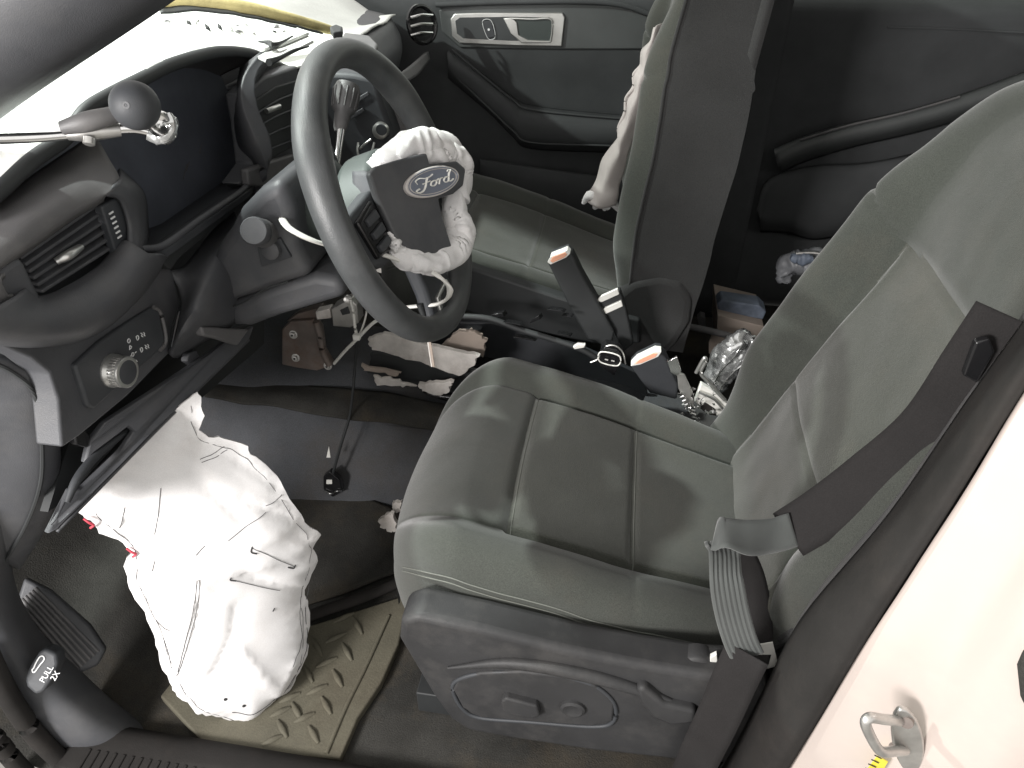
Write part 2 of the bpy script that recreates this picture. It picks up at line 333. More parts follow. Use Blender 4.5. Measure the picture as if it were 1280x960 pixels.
yl = tag(prism('yellow_label', [at(p, q, y=.022) for p, q in ((1075, 965), (1095, 938), (1108, 945), (1092, 972))], 'yellow_label', None, depth=.001, front=.006, bevel=0), 'yellow warning sticker below the door striker', 'sticker')
LQ = [at(p, q, y=.0155) for p, q in ((1075, 965), (1095, 938), (1108, 945), (1092, 972))]
for i in range(4):
    f = .18+i*.2; a = LQ[1]*(1-f)+LQ[0]*f; b = LQ[2]*(1-f)+LQ[3]*f; off = (CP-a).normalized()*.0012
    tube('print', [a*.85+b*.15+off, (a+b)/2+off, a*.25+b*.75+off], .0007, 'ink', yl, sides=5, n=6)

# ------------------------------------------------------------------ bottom: sill, kick panel, footrest, release lever
t = thing('door_sill', 'dark ribbed scuff plate along the door sill', 'sill', (-0.6, 0.07, 0.05))
rows = [[V((x, y, z)) for x in (-1.02, -.85, -.6, -.35, -.1, .1)] for y, z in ((0.086, 0.0), (0.076, 0.025), (0.056, 0.040), (0.024, 0.041), (-0.011, 0.037), (-0.031, 0.015), (-0.056, 0.005), (-.076, -.05), (-.076, -.12))]
loft('sill_cover', rows, 'rubber', t, nu=24, nv=30, solid=0.006)
for i in range(34):
    x = -0.985+i*0.0135
    box('rib', (x, 0.010, 0.0408), (.0055, .040, .005), 'rubber', t, bevel=.0015)
t = thing('kick_panel', 'dark plastic kick panel beside the footrest at the lower left', 'kick panel', (-1.0, 0.08, 0.1))
K0 = [at(p, q, y=y) for p, q, y in ((-60, 640, .04), (-40, 740, .04), (-25, 810, .035), (5, 860, .03), (50, 915, .03), (110, 965, .03))]
K1 = [at(p, q, y=y) for p, q, y in ((-25, 640, .06), (-8, 740, .06), (15, 800, .055), (48, 848, .052), (100, 900, .045), (160, 955, .045))]
K2 = [at(p, q, y=y) for p, q, y in ((5, 640, .09), (12, 730, .10), (45, 795, .10), (95, 845, .095), (150, 895, .09), (215, 935, .085))]
K3 = [p+V((-.05, .03, -.02)) for p in K2]
loft('panel', [K0, K1, K2, K3], 'dash', t, nu=22, nv=30, solid=0.006)
tube('door_seal', [at(p, q, y=.015) for p, q in ((-40, 760), (-10, 830), (20, 885), (55, 930), (105, 970), (170, 1000))], .013, 'rubber', t, sides=12, n=40)
tube('door_seal_lip', [at(p, q, y=-.01) for p, q in ((-60, 830), (-30, 890), (0, 930), (30, 965), (70, 1000))], .012, 'rubber', t, sides=10, n=30)
t = thing('footrest', 'ribbed black footrest pad beside the kick panel', 'footrest', (-1.1, 0.14, 0.1))
fo = V(at(70, 780, y=.14)); fn = V((.42, -.55, .62)).normalized()
F = lambda p, q: on(p, q, fo, fn)
prism('pedal_plate', [F(*p) for p in ((20, 752), (30, 722), (62, 738), (112, 782), (132, 812), (122, 832), (100, 842), (60, 802))], 'dash', t, depth=.02, bevel=.005)
for i in range(6):
    a = V(F(23+i*4.2, 752-i*3.4)); b = V(F(97+i*5.2, 838-i*4.6))
    tube('rib', [a, (a+b)/2, b], .0028, 'dash_grey', t, sides=8, n=10)
t = thing('hood_release', 'black release lever with a car symbol reading PULL 2X', 'lever', at(55, 840, y=.035))
hn = V((.25, -.75, .6)).normalized(); ho = V(at(56, 840, y=.045)); H = lambda p, q, f=0: on(p, q, ho+hn*f, hn)
prism('lever', [H(*p) for p in ((34, 845), (42, 828), (52, 812), (60, 808), (74, 815), (76, 828), (66, 850), (58, 862), (48, 866), (37, 856))], 'dash_dark', t, depth=.025, front=.008, bevel=.004)
u1 = (H(64, 826)-H(50, 848)).normalized(); u2 = (H(46, 832)-H(56, 840)).normalized()
text('lettering', 'PULL\n  2X', .0105, 'white_print', t, H(63, 845, .0088), u1, u2)
car = [(41, 846), (44, 843), (47, 836), (53, 826), (58, 824), (61, 828), (59, 832), (54, 838), (49, 845), (46, 849), (43, 850), (41, 846)]
car = [(47+(p-50)*.78, 831+(q-838)*.78) for p, q in car]
tube('car_symbol', [H(p, q, .0087) for p, q in car], .0009, 'white_print', t, sides=6, n=60)

# ------------------------------------------------------------------ floor mat
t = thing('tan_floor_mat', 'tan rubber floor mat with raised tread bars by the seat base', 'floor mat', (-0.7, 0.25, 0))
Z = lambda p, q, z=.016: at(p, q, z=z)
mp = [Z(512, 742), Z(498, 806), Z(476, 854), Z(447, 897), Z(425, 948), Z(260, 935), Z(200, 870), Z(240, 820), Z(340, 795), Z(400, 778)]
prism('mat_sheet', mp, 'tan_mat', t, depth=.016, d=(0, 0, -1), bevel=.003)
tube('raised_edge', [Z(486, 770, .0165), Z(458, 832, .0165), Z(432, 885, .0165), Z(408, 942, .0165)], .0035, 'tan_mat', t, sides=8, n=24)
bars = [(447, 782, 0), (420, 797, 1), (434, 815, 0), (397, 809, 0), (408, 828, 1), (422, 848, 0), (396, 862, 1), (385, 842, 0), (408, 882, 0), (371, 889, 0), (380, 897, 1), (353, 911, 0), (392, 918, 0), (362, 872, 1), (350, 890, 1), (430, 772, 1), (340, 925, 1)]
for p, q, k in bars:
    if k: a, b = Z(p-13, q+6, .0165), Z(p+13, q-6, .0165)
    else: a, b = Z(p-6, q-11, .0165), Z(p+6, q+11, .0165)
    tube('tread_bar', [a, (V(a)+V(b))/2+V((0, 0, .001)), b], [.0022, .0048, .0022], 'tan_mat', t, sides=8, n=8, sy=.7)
t = thing('black_floor_mat', 'dirty black rubber mat with a raised lip in the footwell', 'floor mat', (-0.9, 0.4, 0))
rows = [[Z(150, 690, .010), Z(300, 610, .010), Z(400, 600, .010), Z(500, 640, .010)], [Z(120, 740, .007), Z(280, 690, .007), Z(400, 680, .007), Z(508, 680, .007)], [Z(60, 840, .008), Z(240, 790, .008), Z(385, 757, .008), Z(508, 714, .008)]]
loft('mat_sheet', rows, 'carpet', t, nu=20, nv=24, wob=.003, solid=.004)
tube('raised_lip', [Z(240, 838, .02), Z(330, 797, .02), Z(392, 768, .02), Z(450, 748, .022), Z(512, 722, .022)], .011, 'rubber', t, sides=10, n=30, sy=.7)
# ================================================================== seats
def split_mesh(root, vs, fs, cls, names, off=V((0, 0, 0))):
    """one surface cut along its seams into separate parts"""
    out = {}
    for key, (nm, mt) in names.items():
        idx = {}; nv = []; nf = []
        for f, c in zip(fs, cls):
            if c != key: continue
            r = []
            for i in f:
                if i not in idx: idx[i] = len(nv); nv.append(vs[i]+off)
                r.append(idx[i])
            nf.append(tuple(r))
        if nf: out[key] = obj(nm, nv, nf, mt, root, fix=False, angle=180)
    return out
def seat_cushion(root, cx, xr, zo, side_mat='fabric_side'):
    """cx = middle in y, xr = rear end, zo = height offset; returns top(x, yn) sampler"""
    xf = xr-0.555; rn = .12; W = .243
    cps = [(0, (0, 0)), (.36, (.42, .002)), (.53, (.62, .006)), (.58, (.66, .006)), (.70, (.80, .026)), (.80, (.92, .020)), (.87, (.995, -.008)), (.905, (1.022, -.034)), (.95, (1.045, -.085)), (1.0, (1.01, -.165))]
    def prof(b):
        s = -1 if b < 0 else 1; b = abs(b)
        for (b0, p0), (b1, p1) in zip(cps, cps[1:]):
            if b <= b1: break
        i = [c[0] for c in cps].index(b0)
        f = (b-b0)/(b1-b0)
        g = lambda k: V((*cps[max(0, min(len(cps)-1, k))][1], 0))
        a = 0.5*((2*g(i))+(g(i+1)-g(i-1))*f+(2*g(i-1)-5*g(i)+4*g(i+1)-g(i+2))*f*f+(3*g(i)-g(i-1)-3*g(i+1)+g(i+2))*f**3)
        return s*a.x, a.y
    def zt(x):
        u = (x-xf)/(.555); return .349-.122*max(0, (u-.22)/.78)**1.1-.008*sst(0.0, .25, .25-u)+zo
    def wd(x):
        u = (x-xf)/.555; d = min(1, max(0, x-xf)/.15); return (W-.125*(1-math.sqrt(max(0, 1-(1-d)**2.2))))*(1-.10*sst(.5, 1.0, u))
    NA, NB = 120, 150
    seams = []
    i0, i1, m0 = xr-.372, xr-.005, xr-.205
    vs = []; info = []
    for ia in range(NA+1):
        a = ia/NA
        if a < .3:
            th = (a/.3*1.45-.45)*math.pi/2; x = xf+rn*(1-math.cos(max(th, -.7)))*(1 if th > 0 else .35); h = math.sin(th)
            if th > 0: x = xf+rn*(1-math.cos(th))
        else: x = xf+rn+(a-.3)/.7*(.555-rn); h = 1
        for ib in range(NB+1):
            b = ib/NB*2-1; yn, zn = prof(b)
            w = wd(x); y = yn*w
            zl = min(.21+zo, zt(x)-.10); top = zt(x)+zn
            # front edge bows forward in the middle
            xx = x-.020*(1-min(1, abs(yn))**2)*(1-sst(.1, .6, (x-xf)/.555))
            z = zl+h*(top-zl) if h >= 0 else zl+h*.075
            dip = 0
            if abs(yn) < .64: dip += .006*math.exp(-((x-(xr-.12))/.12)**2)*(1-(yn/.64)**2)
            # seams pressed into the foam
            fr = i0
            g = 0
            if fr-.004 < x < i1+.02: g = max(g, math.exp(-((abs(yn)-.64)*w/.0055)**2))
            if abs(yn) < .65:
                g = max(g, math.exp(-((x-fr)/.0055)**2)); g = max(g, .75*math.exp(-((x-m0)/.004)**2))
            elif abs(yn) < 1.0: g = max(g, .35*math.exp(-((x-m0-(abs(yn)-.64)*.02)/.004)**2))
            g = max(g, .6*math.exp(-(((abs(b)-.885)*.40)/.005)**2))
            wr = noise.noise(V((xx*9, y*9, cx)))*.0035+noise.noise(V((xx*25, y*25, cx)))*.0010
            nz = 1 if abs(b) < .87 else .2
            vs.append(V((xx, cx+y+(0 if nz == 1 else wr*1.2), z+(wr-dip-.0075*g)*nz-(.004*g if nz < 1 else 0))))
            info.append((x, yn, b, fr))
    fs = grid_faces(NA+1, NB+1); cls = []
    for f in fs:
        x = sum(info[i][0] for i in f)/4; yn = sum(info[i][1] for i in f)/4; b = sum(info[i][2] for i in f)/4; fr = info[f[0]][3]
        if abs(b) > .885: cls.append('s-' if b < 0 else 's+')
        elif abs(yn) < .64 and x > m0: cls.append('r')
        elif abs(yn) < .64 and x > fr: cls.append('f')
        else: cls.append('c')
    parts = split_mesh(root, vs, fs, cls, {'c': ('cushion', 'fabric'), 'f': ('cushion_panel', 'fabric_insert'), 'r': ('cushion_panel', 'fabric_insert'), 's-': ('cushion_side', 'fabric'), 's+': ('cushion_side', side_mat)})
    def P(x, b, up=0):
        yn, zn = prof(b); return V((x, cx+yn*wd(x), zt(x)+zn+up))
    # threads
    cu = parts['c']
    G = lambda ia, ib, up=.0012: vs[ia*(NB+1)+ib]+V((0, 0, up))
    for s in (-1, 1):
        for db in (.879, .893):
            ib = int(round((s*db+1)/2*NB)); tube('stitching', [G(ia, ib, .0006)+V((0, s*.0008, 0)) for ia in range(24, NA, 2)], .0009, 'thread' if s < 0 else 'fabric', cu, sides=6, n=120)
    for x, up in ((m0, .0006), (i0, .0006)):
        ia = int(round((.3+(x-xf-rn)/(.555-rn)*.7)*NA))+1 if x > xf+rn else 40
        b0 = int(round((1-.56)/2*NB)); tube('stitching', [G(ia, ib, up) for ib in range(b0, NB-b0+1, 3)], .0008, 'thread', cu, sides=6, n=80)
    return P
def seat_back(root, cx, O, ang, H=.68, side_mat='fabric_side'):
    O = V(O); e = V((math.sin(ang), 0, math.cos(ang))); n = V((-math.cos(ang), 0, math.sin(ang)))
    NS, NT = 120, 130
    def hw(s):
        u = s/H; return .243+.022*math.sin(min(1, u/.75)*math.pi)*.9-.012*u
    vs = []; info = []
    prof = [(0, 0, 0), (.34, .40, 0), (.50, .60, .004), (.58, .68, .014), (.68, .80, .050), (.78, .93, .062), (.86, 1.01, .040), (.92, 1.04, -.005), (1.0, 1.02, -.13)]
    def pf(b):
        sg = -1 if b < 0 else 1; b = abs(b)
        for k, ((b0, *_), (b1, *_)) in enumerate(zip(prof, prof[1:])):
            if b <= b1: break
        f = (b-b0)/(b1-b0); g = lambda i: V((*prof[max(0, min(len(prof)-1, i))][1:], 0))
        a = 0.5*((2*g(k))+(g(k+1)-g(k-1))*f+(2*g(k-1)-5*g(k)+4*g(k+1)-g(k+2))*f*f+(3*g(k)-g(k-1)-3*g(k+1)+g(k+2))*f**3)
        return sg*a.x, a.y
    for i in range(NS+1):
        u = i/NS; s = -.10+u*(H+.10)
        for j in range(NT+1):
            b = j/NT*2-1; tn, d = pf(b)
            # shoulder: round over the top end
            over = max(0, (s-(H-.13))/.13); sc = math.sqrt(max(0, 1-over**2.4*.62))
            w = hw(max(0, s))*sc; tt = tn*w
            bol = 1-.75*sst(.40, .60, s); bot = .55+.45*sst(0, .14, s)
            off = d*(bol*bot if d > 0 else 1)
            off += .018*math.exp(-((s-.16)/.12)**2)*(1-min(1, abs(tn)/.64)**2)          # lumbar swell
            off += .022*sst(.38, .50, s)*(1-over)*(1-min(1, abs(tn))**2*.5)              # upper pad stands proud
            off -= .05*over**2*(1 if d > -.02 else .0)
            # seams
            g = 0; at_ = abs(tt)
            if s < .412: g = max(g, math.exp(-((at_-.162)/.006)**2))
            if at_ < .168: g = max(g, math.exp(-((s-.405-.01*(1-(tt/.162)**2))/.006)**2)); g = max(g, .6*math.exp(-((s-.148)/.004)**2))
            if at_ > .155: g = max(g, .8*math.exp(-(seg_dist(at_, s, (.162, .405), (.262, .455))/.005)**2))
            g = max(g, .5*math.exp(-(((abs(b)-.885)*.5)/.005)**2))
            wr = noise.noise(V((tt*8+3, s*8, cx)))*.004+noise.noise(V((tt*24, s*24, cx)))*.001
            vs.append(O+V((0, tt, 0))+e*s+n*(off+wr-.0065*g)); info.append((s, at_, b, tt))
    fs = grid_faces(NS+1, NT+1); cls = []
    for f in fs:
        s = sum(info[i][0] for i in f)/4; a = sum(info[i][1] for i in f)/4; b = sum(info[i][2] for i in f)/4; tt = info[f[0]][3]
        top = .405+.01*(1-min(1, (tt/.162)**2))
        if abs(b) > .885: cls.append('s')
        elif a < .162 and s < .148: cls.append('l')
        elif a < .162 and s < top: cls.append('i')
        elif s > .405+max(0, (a-.162))*.5: cls.append('u')
        else: cls.append('b-' if b < 0 else 'b+')
    split_mesh(root, vs, fs, cls, {'s': ('backrest_side', side_mat), 'l': ('backrest_panel', 'fabric_insert'), 'i': ('backrest_panel', 'fabric_insert'), 'u': ('shoulder_pad', 'fabric'), 'b-': ('backrest_bolster', 'fabric'), 'b+': ('backrest_bolster', 'fabric')})
    q = lambda tt, s, off: O+V((0, tt, 0))+e*s+n*off
    for sg in (-1, 1):
        jb = int(round((sg*.885+1)/2*NT)); tube('piping', [vs[i*(NT+1)+jb]+V((0, sg*.001, 0)) for i in range(12, NS-8, 3)], .0032, 'fabric_side', root, sides=8, n=110)
    loft('seat_back_shell', [[q(t_, s, -.10-.03*(1-abs(t_)/.25)) for t_ in (-.245, -.12, 0, .12, .245)] for s in (-.06, .1, .3, .5, H-.1)], 'fabric_side', root, nu=12, nv=12, solid=.02)
    return q
seat = thing('car_seat', 'grey cloth driver seat with wide backrest and plastic side shield', 'car seat', (-0.3, 0.43, 0))
seat_cushion(seat, .43, -.035, -.004)
SQ = seat_back(seat, .43, (-.055, .43, .275), R(22))
# plastic side shield with the power switches
Y = lambda p, q, y=.13: at(p, q, y=y)
sh = [(498, 800), (500, 776), (520, 770), (600, 787), (700, 812), (790, 830), (880, 845), (955, 850), (975, 900), (960, 960), (850, 952), (740, 940), (640, 925), (585, 915), (562, 900), (540, 870)]
shield = prism('side_shield', [Y(*p) for p in sh], 'shield', seat, depth=.05, front=0, bevel=.010, seg=4)
rec = [(566, 862), (572, 850), (600, 842), (650, 840), (705, 846), (745, 858), (768, 880), (766, 902), (740, 908), (660, 902), (600, 897), (578, 885)]
prism('switch_panel', [Y(*p, .126) for p in rec], 'shield', shield, depth=.01, bevel=.003)
tube('panel_rim', [Y(*p, .129) for p in rec], .003, 'dash_dark', shield, closed=True, n=80, sides=8)
prism('seat_switch', [Y(*p, .122) for p in ((627, 872), (633, 868), (672, 878), (676, 890), (668, 894), (634, 888), (628, 882))], 'shield', shield, depth=.016, front=.006, bevel=.003)
lathe('seat_switch', Y(716, 884, .126), (0, -1, 0), [(0, .017), (.004, .0165), (.006, .013), (.0045, .009), (.004, 0)], 'shield', shield, sides=24)
tube('shield_ridge', [Y(*p, .128) for p in ((560, 835), (640, 828), (730, 842), (800, 862), (850, 880))], [.002, .008, .010, .008, .002], 'shield', shield, sides=10, n=30, sy=1)
prism('recline_lever', [Y(*p, .118) for p in ((795, 862), (806, 860), (832, 882), (870, 890), (872, 905), (838, 908), (815, 898), (800, 880))], 'shield', shield, depth=.02, bevel=.006)
prism('seat_base', [(-.50, .17, .04), (-.50, .17, .20), (-.06, .17, .20), (-.06, .17, .04)], 'black', seat, depth=.5, d=(0, 1, 0), bevel=.01)
for yy in (.20, .62): box('seat_rail', (-.28, yy, .03), (.52, .04, .05), 'black', seat)
tube('wire_ring', [at(p, q, y=.16) for p, q in ((610, 930), (618, 940), (632, 944), (646, 938), (650, 930))], .0018, 'zinc', seat, n=30, sides=8)

ps = thing('car_seat', 'grey cloth passenger seat with torn side beside the far door', 'car seat', (-0.5, 1.19, 0))
seat_cushion(ps, 1.19, -.285, .055)
seat_back(ps, 1.19, (-.258, 1.19, .33), R(5), H=.72)
prism('side_shield', [at(p, q, y=.915) for p, q in ((560, 345), (575, 330), (640, 352), (700, 372), (770, 392), (800, 400), (800, 430), (740, 430), (640, 410), (570, 385))], 'black', ps, depth=.03, bevel=.006)
hc = [(765, 372), (790, 352), (825, 346), (852, 352), (866, 375), (862, 405), (845, 432), (820, 455), (790, 470), (770, 440)]
prism('hinge_cover', [at(p, q, y=.925) for p, q in hc], 'fabric_side', ps, depth=.05, bevel=.016, seg=4)
prism('seat_base', [(-.75, .98, .05), (-.75, .98, .26), (-.30, .98, .26), (-.30, .98, .05)], 'black', ps, depth=.42, d=(0, 1, 0), bevel=.01)

# deployed side airbag hanging from the passenger backrest
sa = thing('side_airbag', 'limp white side airbag hanging in front of the passenger backrest', 'airbag', (-.3, 1.3, .5))
jag = []
for i, (p, q) in enumerate(((821, 36), (812, 52), (806, 62), (800, 80), (794, 92), (790, 108), (784, 122), (779, 140), (775, 158), (771, 168), (756, 196), (741, 226), (729, 250))):
    jag.append(at(p+(2.5 if i % 2 else -2), q, y=1.02))
inn = [at(p, q, y=1.00) for p, q in ((832, 30), (826, 50), (822, 70), (818, 90), (812, 110), (806, 130), (800, 150), (793, 175), (786, 195), (780, 212), (776, 228), (774, 245), (772, 258))]
mid = [(a+b)/2+V((-.008, -.02, 0)) for a, b in zip(jag, inn)]
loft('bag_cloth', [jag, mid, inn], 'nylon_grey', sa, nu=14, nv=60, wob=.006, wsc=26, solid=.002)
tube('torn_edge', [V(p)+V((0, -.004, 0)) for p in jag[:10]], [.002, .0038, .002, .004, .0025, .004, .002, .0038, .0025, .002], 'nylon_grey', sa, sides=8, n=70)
for p, q, r in ((738, 248, .010), (752, 254, .012), (764, 256, .010)):
    tube('crumpled_fold', [at(p-9, q+6, y=1.02), at(p, q-4, y=1.01), at(p+9, q+7, y=1.01)], [r*.4, r, r*.4], 'nylon', sa, sides=8, n=12)
# ================================================================== dashboard
dash = thing('dashboard', 'grey plastic dashboard with driver air vent, cluster hood and headlamp switch', 'dashboard', (-0.95, 0.8, 0.5))
X = lambda p, q, x=-.82: at(p, q, x=x)
# big body: closes the volume behind the panels
loft('lower_body', [[V((x, y, z)) for y in (.12, .4, .7, 1.0, 1.3, 1.54)] for x, z in ((-1.3, .78), (-1.0, .765), (-.965, .72), (-.93, .60), (-.98, .50), (-1.2, .44))], 'dash_dark', dash, nu=20, nv=10, solid=.01)
hood = [(-45, 272), (0, 238), (40, 201), (84, 170), (106, 140), (134, 121), (181, 97), (219, 79), (272, 65), (312, 67), (334, 76)]
HE = [X(p, q, -.84) for p, q in hood]
tube('hood_edge', HE, .0075, 'black', dash, n=80, sides=10)
# hood inner skin, running back to the cluster
back = [V((-.925, p.y*.94+.03, p.z-.022)) for p in HE]; midr = [(a+b)/2+V((0, 0, .006)) for a, b in zip(HE, back)]
loft('hood_lining', [HE, midr, back], 'dash_grey', dash, nu=10, nv=60, solid=.004)
cl = [V((-.915, p.y*.94+.03, p.z-.018)) for p in HE]
prism('cluster_lens', cl+[V((-.900, .72, .66)), V((-.900, .08, .66))], 'lens', dash, depth=.01, d=(-1, 0, 0), bevel=0)
# end wall of the cluster recess on the far side, next to the centre vent
loft('recess_wall', [[X(300, 84, -.845), X(292, 130, -.84), X(297, 180, -.835), X(318, 208, -.83)], [X(328, 86, -.83), X(311, 128, -.825), X(312, 170, -.825), X(320, 205, -.825)]], 'dash', dash, nu=8, nv=16, solid=.05)
for (a, b) in (((234, 205), (229, 225)), ((237, 202), (233, 214)), ((252, 180), (250, 192))):
    tube('scratch', [at(*a, x=-.905), at((a[0]+b[0])/2-.5, (a[1]+b[1])/2, x=-.905), at(*b, x=-.905)], .0007, 'dash_grey', dash, sides=5, n=8)
# shelf under the cluster
prism('cluster_shelf', [X(168, 312, -.815), X(205, 312, -.805), X(312, 236, -.805), X(318, 222, -.815), X(306, 208, -.90), X(200, 280, -.90), X(140, 302, -.90)], 'dash_dark', dash, depth=.012, d=(0, 0, -1), bevel=.003)
tube('shelf_edge', [X(p, q, -.806) for p, q in ((176, 312), (205, 306), (250, 274), (300, 240), (316, 224))], .004, 'dash', dash, n=30, sides=8)
prism('shelf_face', [X(p, q, -.815) for p, q in ((196, 320), (206, 310), (312, 234), (318, 240), (290, 268), (225, 322), (214, 338))], 'black', dash, depth=.02, bevel=.002)
# near air vent pod
U = [[X(p, q, x) for p, q in r] for r, x in (
    (((-70, 318), (-20, 268), (30, 226), (85, 188), (118, 166)), -.865),
    (((-70, 330), (-15, 282), (40, 240), (95, 208), (135, 196)), -.835),
    (((-60, 348), (0, 305), (45, 270), (100, 238), (150, 226)), -.808),
    (((-45, 362), (8, 326), (52, 296), (92, 268), (133, 244)), -.800),
    (((-40, 368), (13, 331), (56, 301), (94, 274), (130, 253)), -.812))]
loft('vent_pod_top', U, 'dash_grey', dash, nu=20, nv=24, solid=.006)
Lw = [[X(p, q, x) for p, q in r] for r, x in (
    (((26, 362), (50, 377), (90, 362), (128, 336), (154, 308)), -.812),
    (((14, 372), (48, 388), (92, 374), (136, 345), (163, 306)), -.797),
    (((-25, 395), (40, 406), (100, 396), (150, 358), (178, 316)), -.786),
    (((-35, 412), (45, 420), (112, 407), (164, 362), (198, 316)), -.795),
    (((-35, 420), (50, 428), (118, 412), (172, 366), (206, 318)), -.835))]
loft('vent_pod_lip', Lw, 'dash', dash, nu=20, nv=24, solid=.006)
loft('vent_pod_end', [[X(-40, 368, -.812), X(13, 331, -.812)], [X(-60, 360, -.80), X(2, 350, -.797)], [X(-45, 400, -.795), X(14, 372, -.797)], [X(-30, 398, -.81), X(26, 366, -.812)]], 'dash_grey', dash, nu=10, nv=8, solid=.004)
loft('vent_pod_side', [[X(133, 244, -.80), X(152, 250, -.80), X(163, 280, -.80), X(163, 306, -.797)], [X(150, 222, -.81), X(172, 240, -.81), X(178, 280, -.81), X(178, 316, -.80)], [X(150, 210, -.86), X(180, 240, -.86), X(186, 280, -.86), X(186, 320, -.86)]], 'dash', dash, nu=10, nv=16, solid=.004)
prism('vent_end_cap', [X(p, q, -.803) for p, q in ((-8, 348), (8, 331), (26, 320), (33, 330), (42, 350), (54, 372), (46, 384), (16, 378), (-6, 366))], 'dash', dash, depth=.03, bevel=.006, seg=4)
vent = prism('air_vent', [X(p, q, -.838) for p, q in ((0, 335), (130, 245), (172, 250), (172, 312), (120, 345), (50, 385), (20, 370))], 'black', dash, depth=.02, bevel=0)
for i in range(6):
    f = i/5; a0 = V(X(28+26*f, 325+42*f, -.812)); a1 = V(X(124+24*f, 258+49*f, -.812)); b0 = a0+V((-.022, 0, .004)); b1 = a1+V((-.022, 0, .004)); th = V((.0, 0, .0032))
    obj('slat', [a0, a1, b1, b0, a0+th, a1+th, b1+th, b0+th], [(0, 1, 2, 3), (7, 6, 5, 4), (0, 4, 5, 1), (1, 5, 6, 2), (2, 6, 7, 3), (3, 7, 4, 0)], 'dash', vent, bevel=.001)
tube('vent_tab', [X(70, 327, -.808), X(85, 319, -.802), X(100, 309, -.808)], [.004, .0055, .004], 'satin', vent, sides=10, n=14, sy=.8)
tw = prism('thumbwheel_panel', [X(p, q, -.806) for p, q in ((127, 258), (147, 246), (158, 256), (162, 290), (160, 306), (146, 318))], 'dash_dark', vent, depth=.01, bevel=.002)
for i in range(6):
    c = X(139+i*2.1, 266+i*6, -.8035); box('thumbwheel_mark', c, (.001, .0065, .0016), 'white_print', tw, bevel=0)
# trim with the headlamp switch
tr = [(-60, 424), (0, 430), (40, 448), (62, 466), (73, 500), (78, 560), (100, 545), (160, 495), (214, 440), (226, 378), (216, 340), (204, 318), (165, 356), (112, 407), (50, 426), (-40, 416)]
prism('trim_panel', [X(p, q, -.828) for p, q in tr], 'dash', dash, depth=.03, bevel=.003, seg=3)
swp = prism('switch_plate', [X(p, q, -.822) for p, q in ((94, 457), (125, 428), (160, 404), (192, 384), (200, 390), (207, 425), (202, 436), (160, 474), (118, 512), (110, 508))], 'dash_dark', dash, depth=.012, bevel=.003)
tube('plate_rim', [X(p, q, -.822) for p, q in ((192, 384), (200, 390), (206, 412), (207, 428), (200, 438))], .0024, 'dash_grey', swp, sides=8, n=24)
kc = V(X(140, 463, -.822)); kax = V((1, -.05, .02))
kn = lathe('headlamp_knob', kc, kax, [(0, .0185), (.004, .0185), (.006, .0165), (.015, .016), (.017, .017), (.019, .017), (.020, .015), (.0195, .012)], 'satin', swp, sides=40)
lathe('knob_face', kc, kax, [(.013, .0135), (.0196, .0135), (.0205, .011), (.0205, 0)], 'dash_dark', kn, sides=32)
for i in range(30):
    th = 2*math.pi*i/30; a, b = frame_of(kax); c = kc+kax.normalized()*.011+(a*math.cos(th)+b*math.sin(th))*.0162
    box('knurl', c, (.0075, .0012, .0012), 'zinc', kn, (kax.normalized(), a, b), bevel=0)
def glyph(parent, p, q, pts, s=1.0, x=-.8212, w=.0006, closed=False):
    o = V(X(p, q, x)); tube('switch_symbol', [o+V((0, a*.001*s, b*.001*s)) for a, b in pts], w, 'white_print', parent, sides=5, n=max(12, len(pts)*3), closed=closed)
ring = [(2.2*math.cos(i*.785), 2.2*math.sin(i*.785)) for i in range(8)]
glyph(swp, 161, 426, ring, closed=True)
glyph(swp, 163, 434, [(-2, -1), (0, 2), (2, -1)]); glyph(swp, 163, 436, [(-2, 0), (2, 0)])
glyph(swp, 166, 443, ring, .9, closed=True); glyph(swp, 166, 443, [(-3.6, 1), (-3.6, -1.6)]); glyph(swp, 170, 442, [(-1, 1.6), (1.4, 1.6)])
glyph(swp, 169, 452, [(-3, 1.5), (-1, -1.8), (1, 1.5), (3, -1.8)])
for p, q in ((173, 421), (178, 436)):
    glyph(swp, p, q, [(-3, 2), (-3, -2), (-.5, -1.8), (.3, 0), (-.5, 1.8), (-3, 2)], 1.1); glyph(swp, p+4, q-2, [(0, 2.6), (1.4, .6), (-.4, -.6), (1, -2.6)], 1.1); glyph(swp, p+7, q-3, [(0, 2.4), (1.2, .4), (-.4, -.6), (.8, -2.4)], 1.1)
# near end of the dash facing the door
E0 = [at(p, q, y=y) for p, q, y in ((-70, 428, .08), (0, 436, .10), (38, 452, .115), (60, 470, .12), (70, 505, .12), (76, 560, .125), (74, 610, .125), (58, 660, .12), (25, 712, .11))]
E1 = [at(p, q, y=y) for p, q, y in ((-80, 440, .06), (-10, 450, .075), (24, 466, .085), (44, 485, .09), (52, 515, .09), (56, 562, .09), (53, 605, .09), (36, 652, .09), (6, 705, .085))]
E2 = [at(p, q, y=y) for p, q, y in ((-120, 470, .05), (-60, 490, .055), (-40, 510, .06), (-25, 530, .06), (-20, 550, .06), (-20, 580, .06), (-25, 610, .06), (-35, 650, .06), (-50, 700, .06))]
loft('end_cap', [[p+V((-.03, .02, 0)) for p in E0], E0, E1, E2], 'dash', dash, nu=22, nv=40, solid=.006)
tube('end_cap_groove', [V(p)+V((0, -.004, 0)) for p in E1], .0022, 'black', dash, n=40, sides=6)
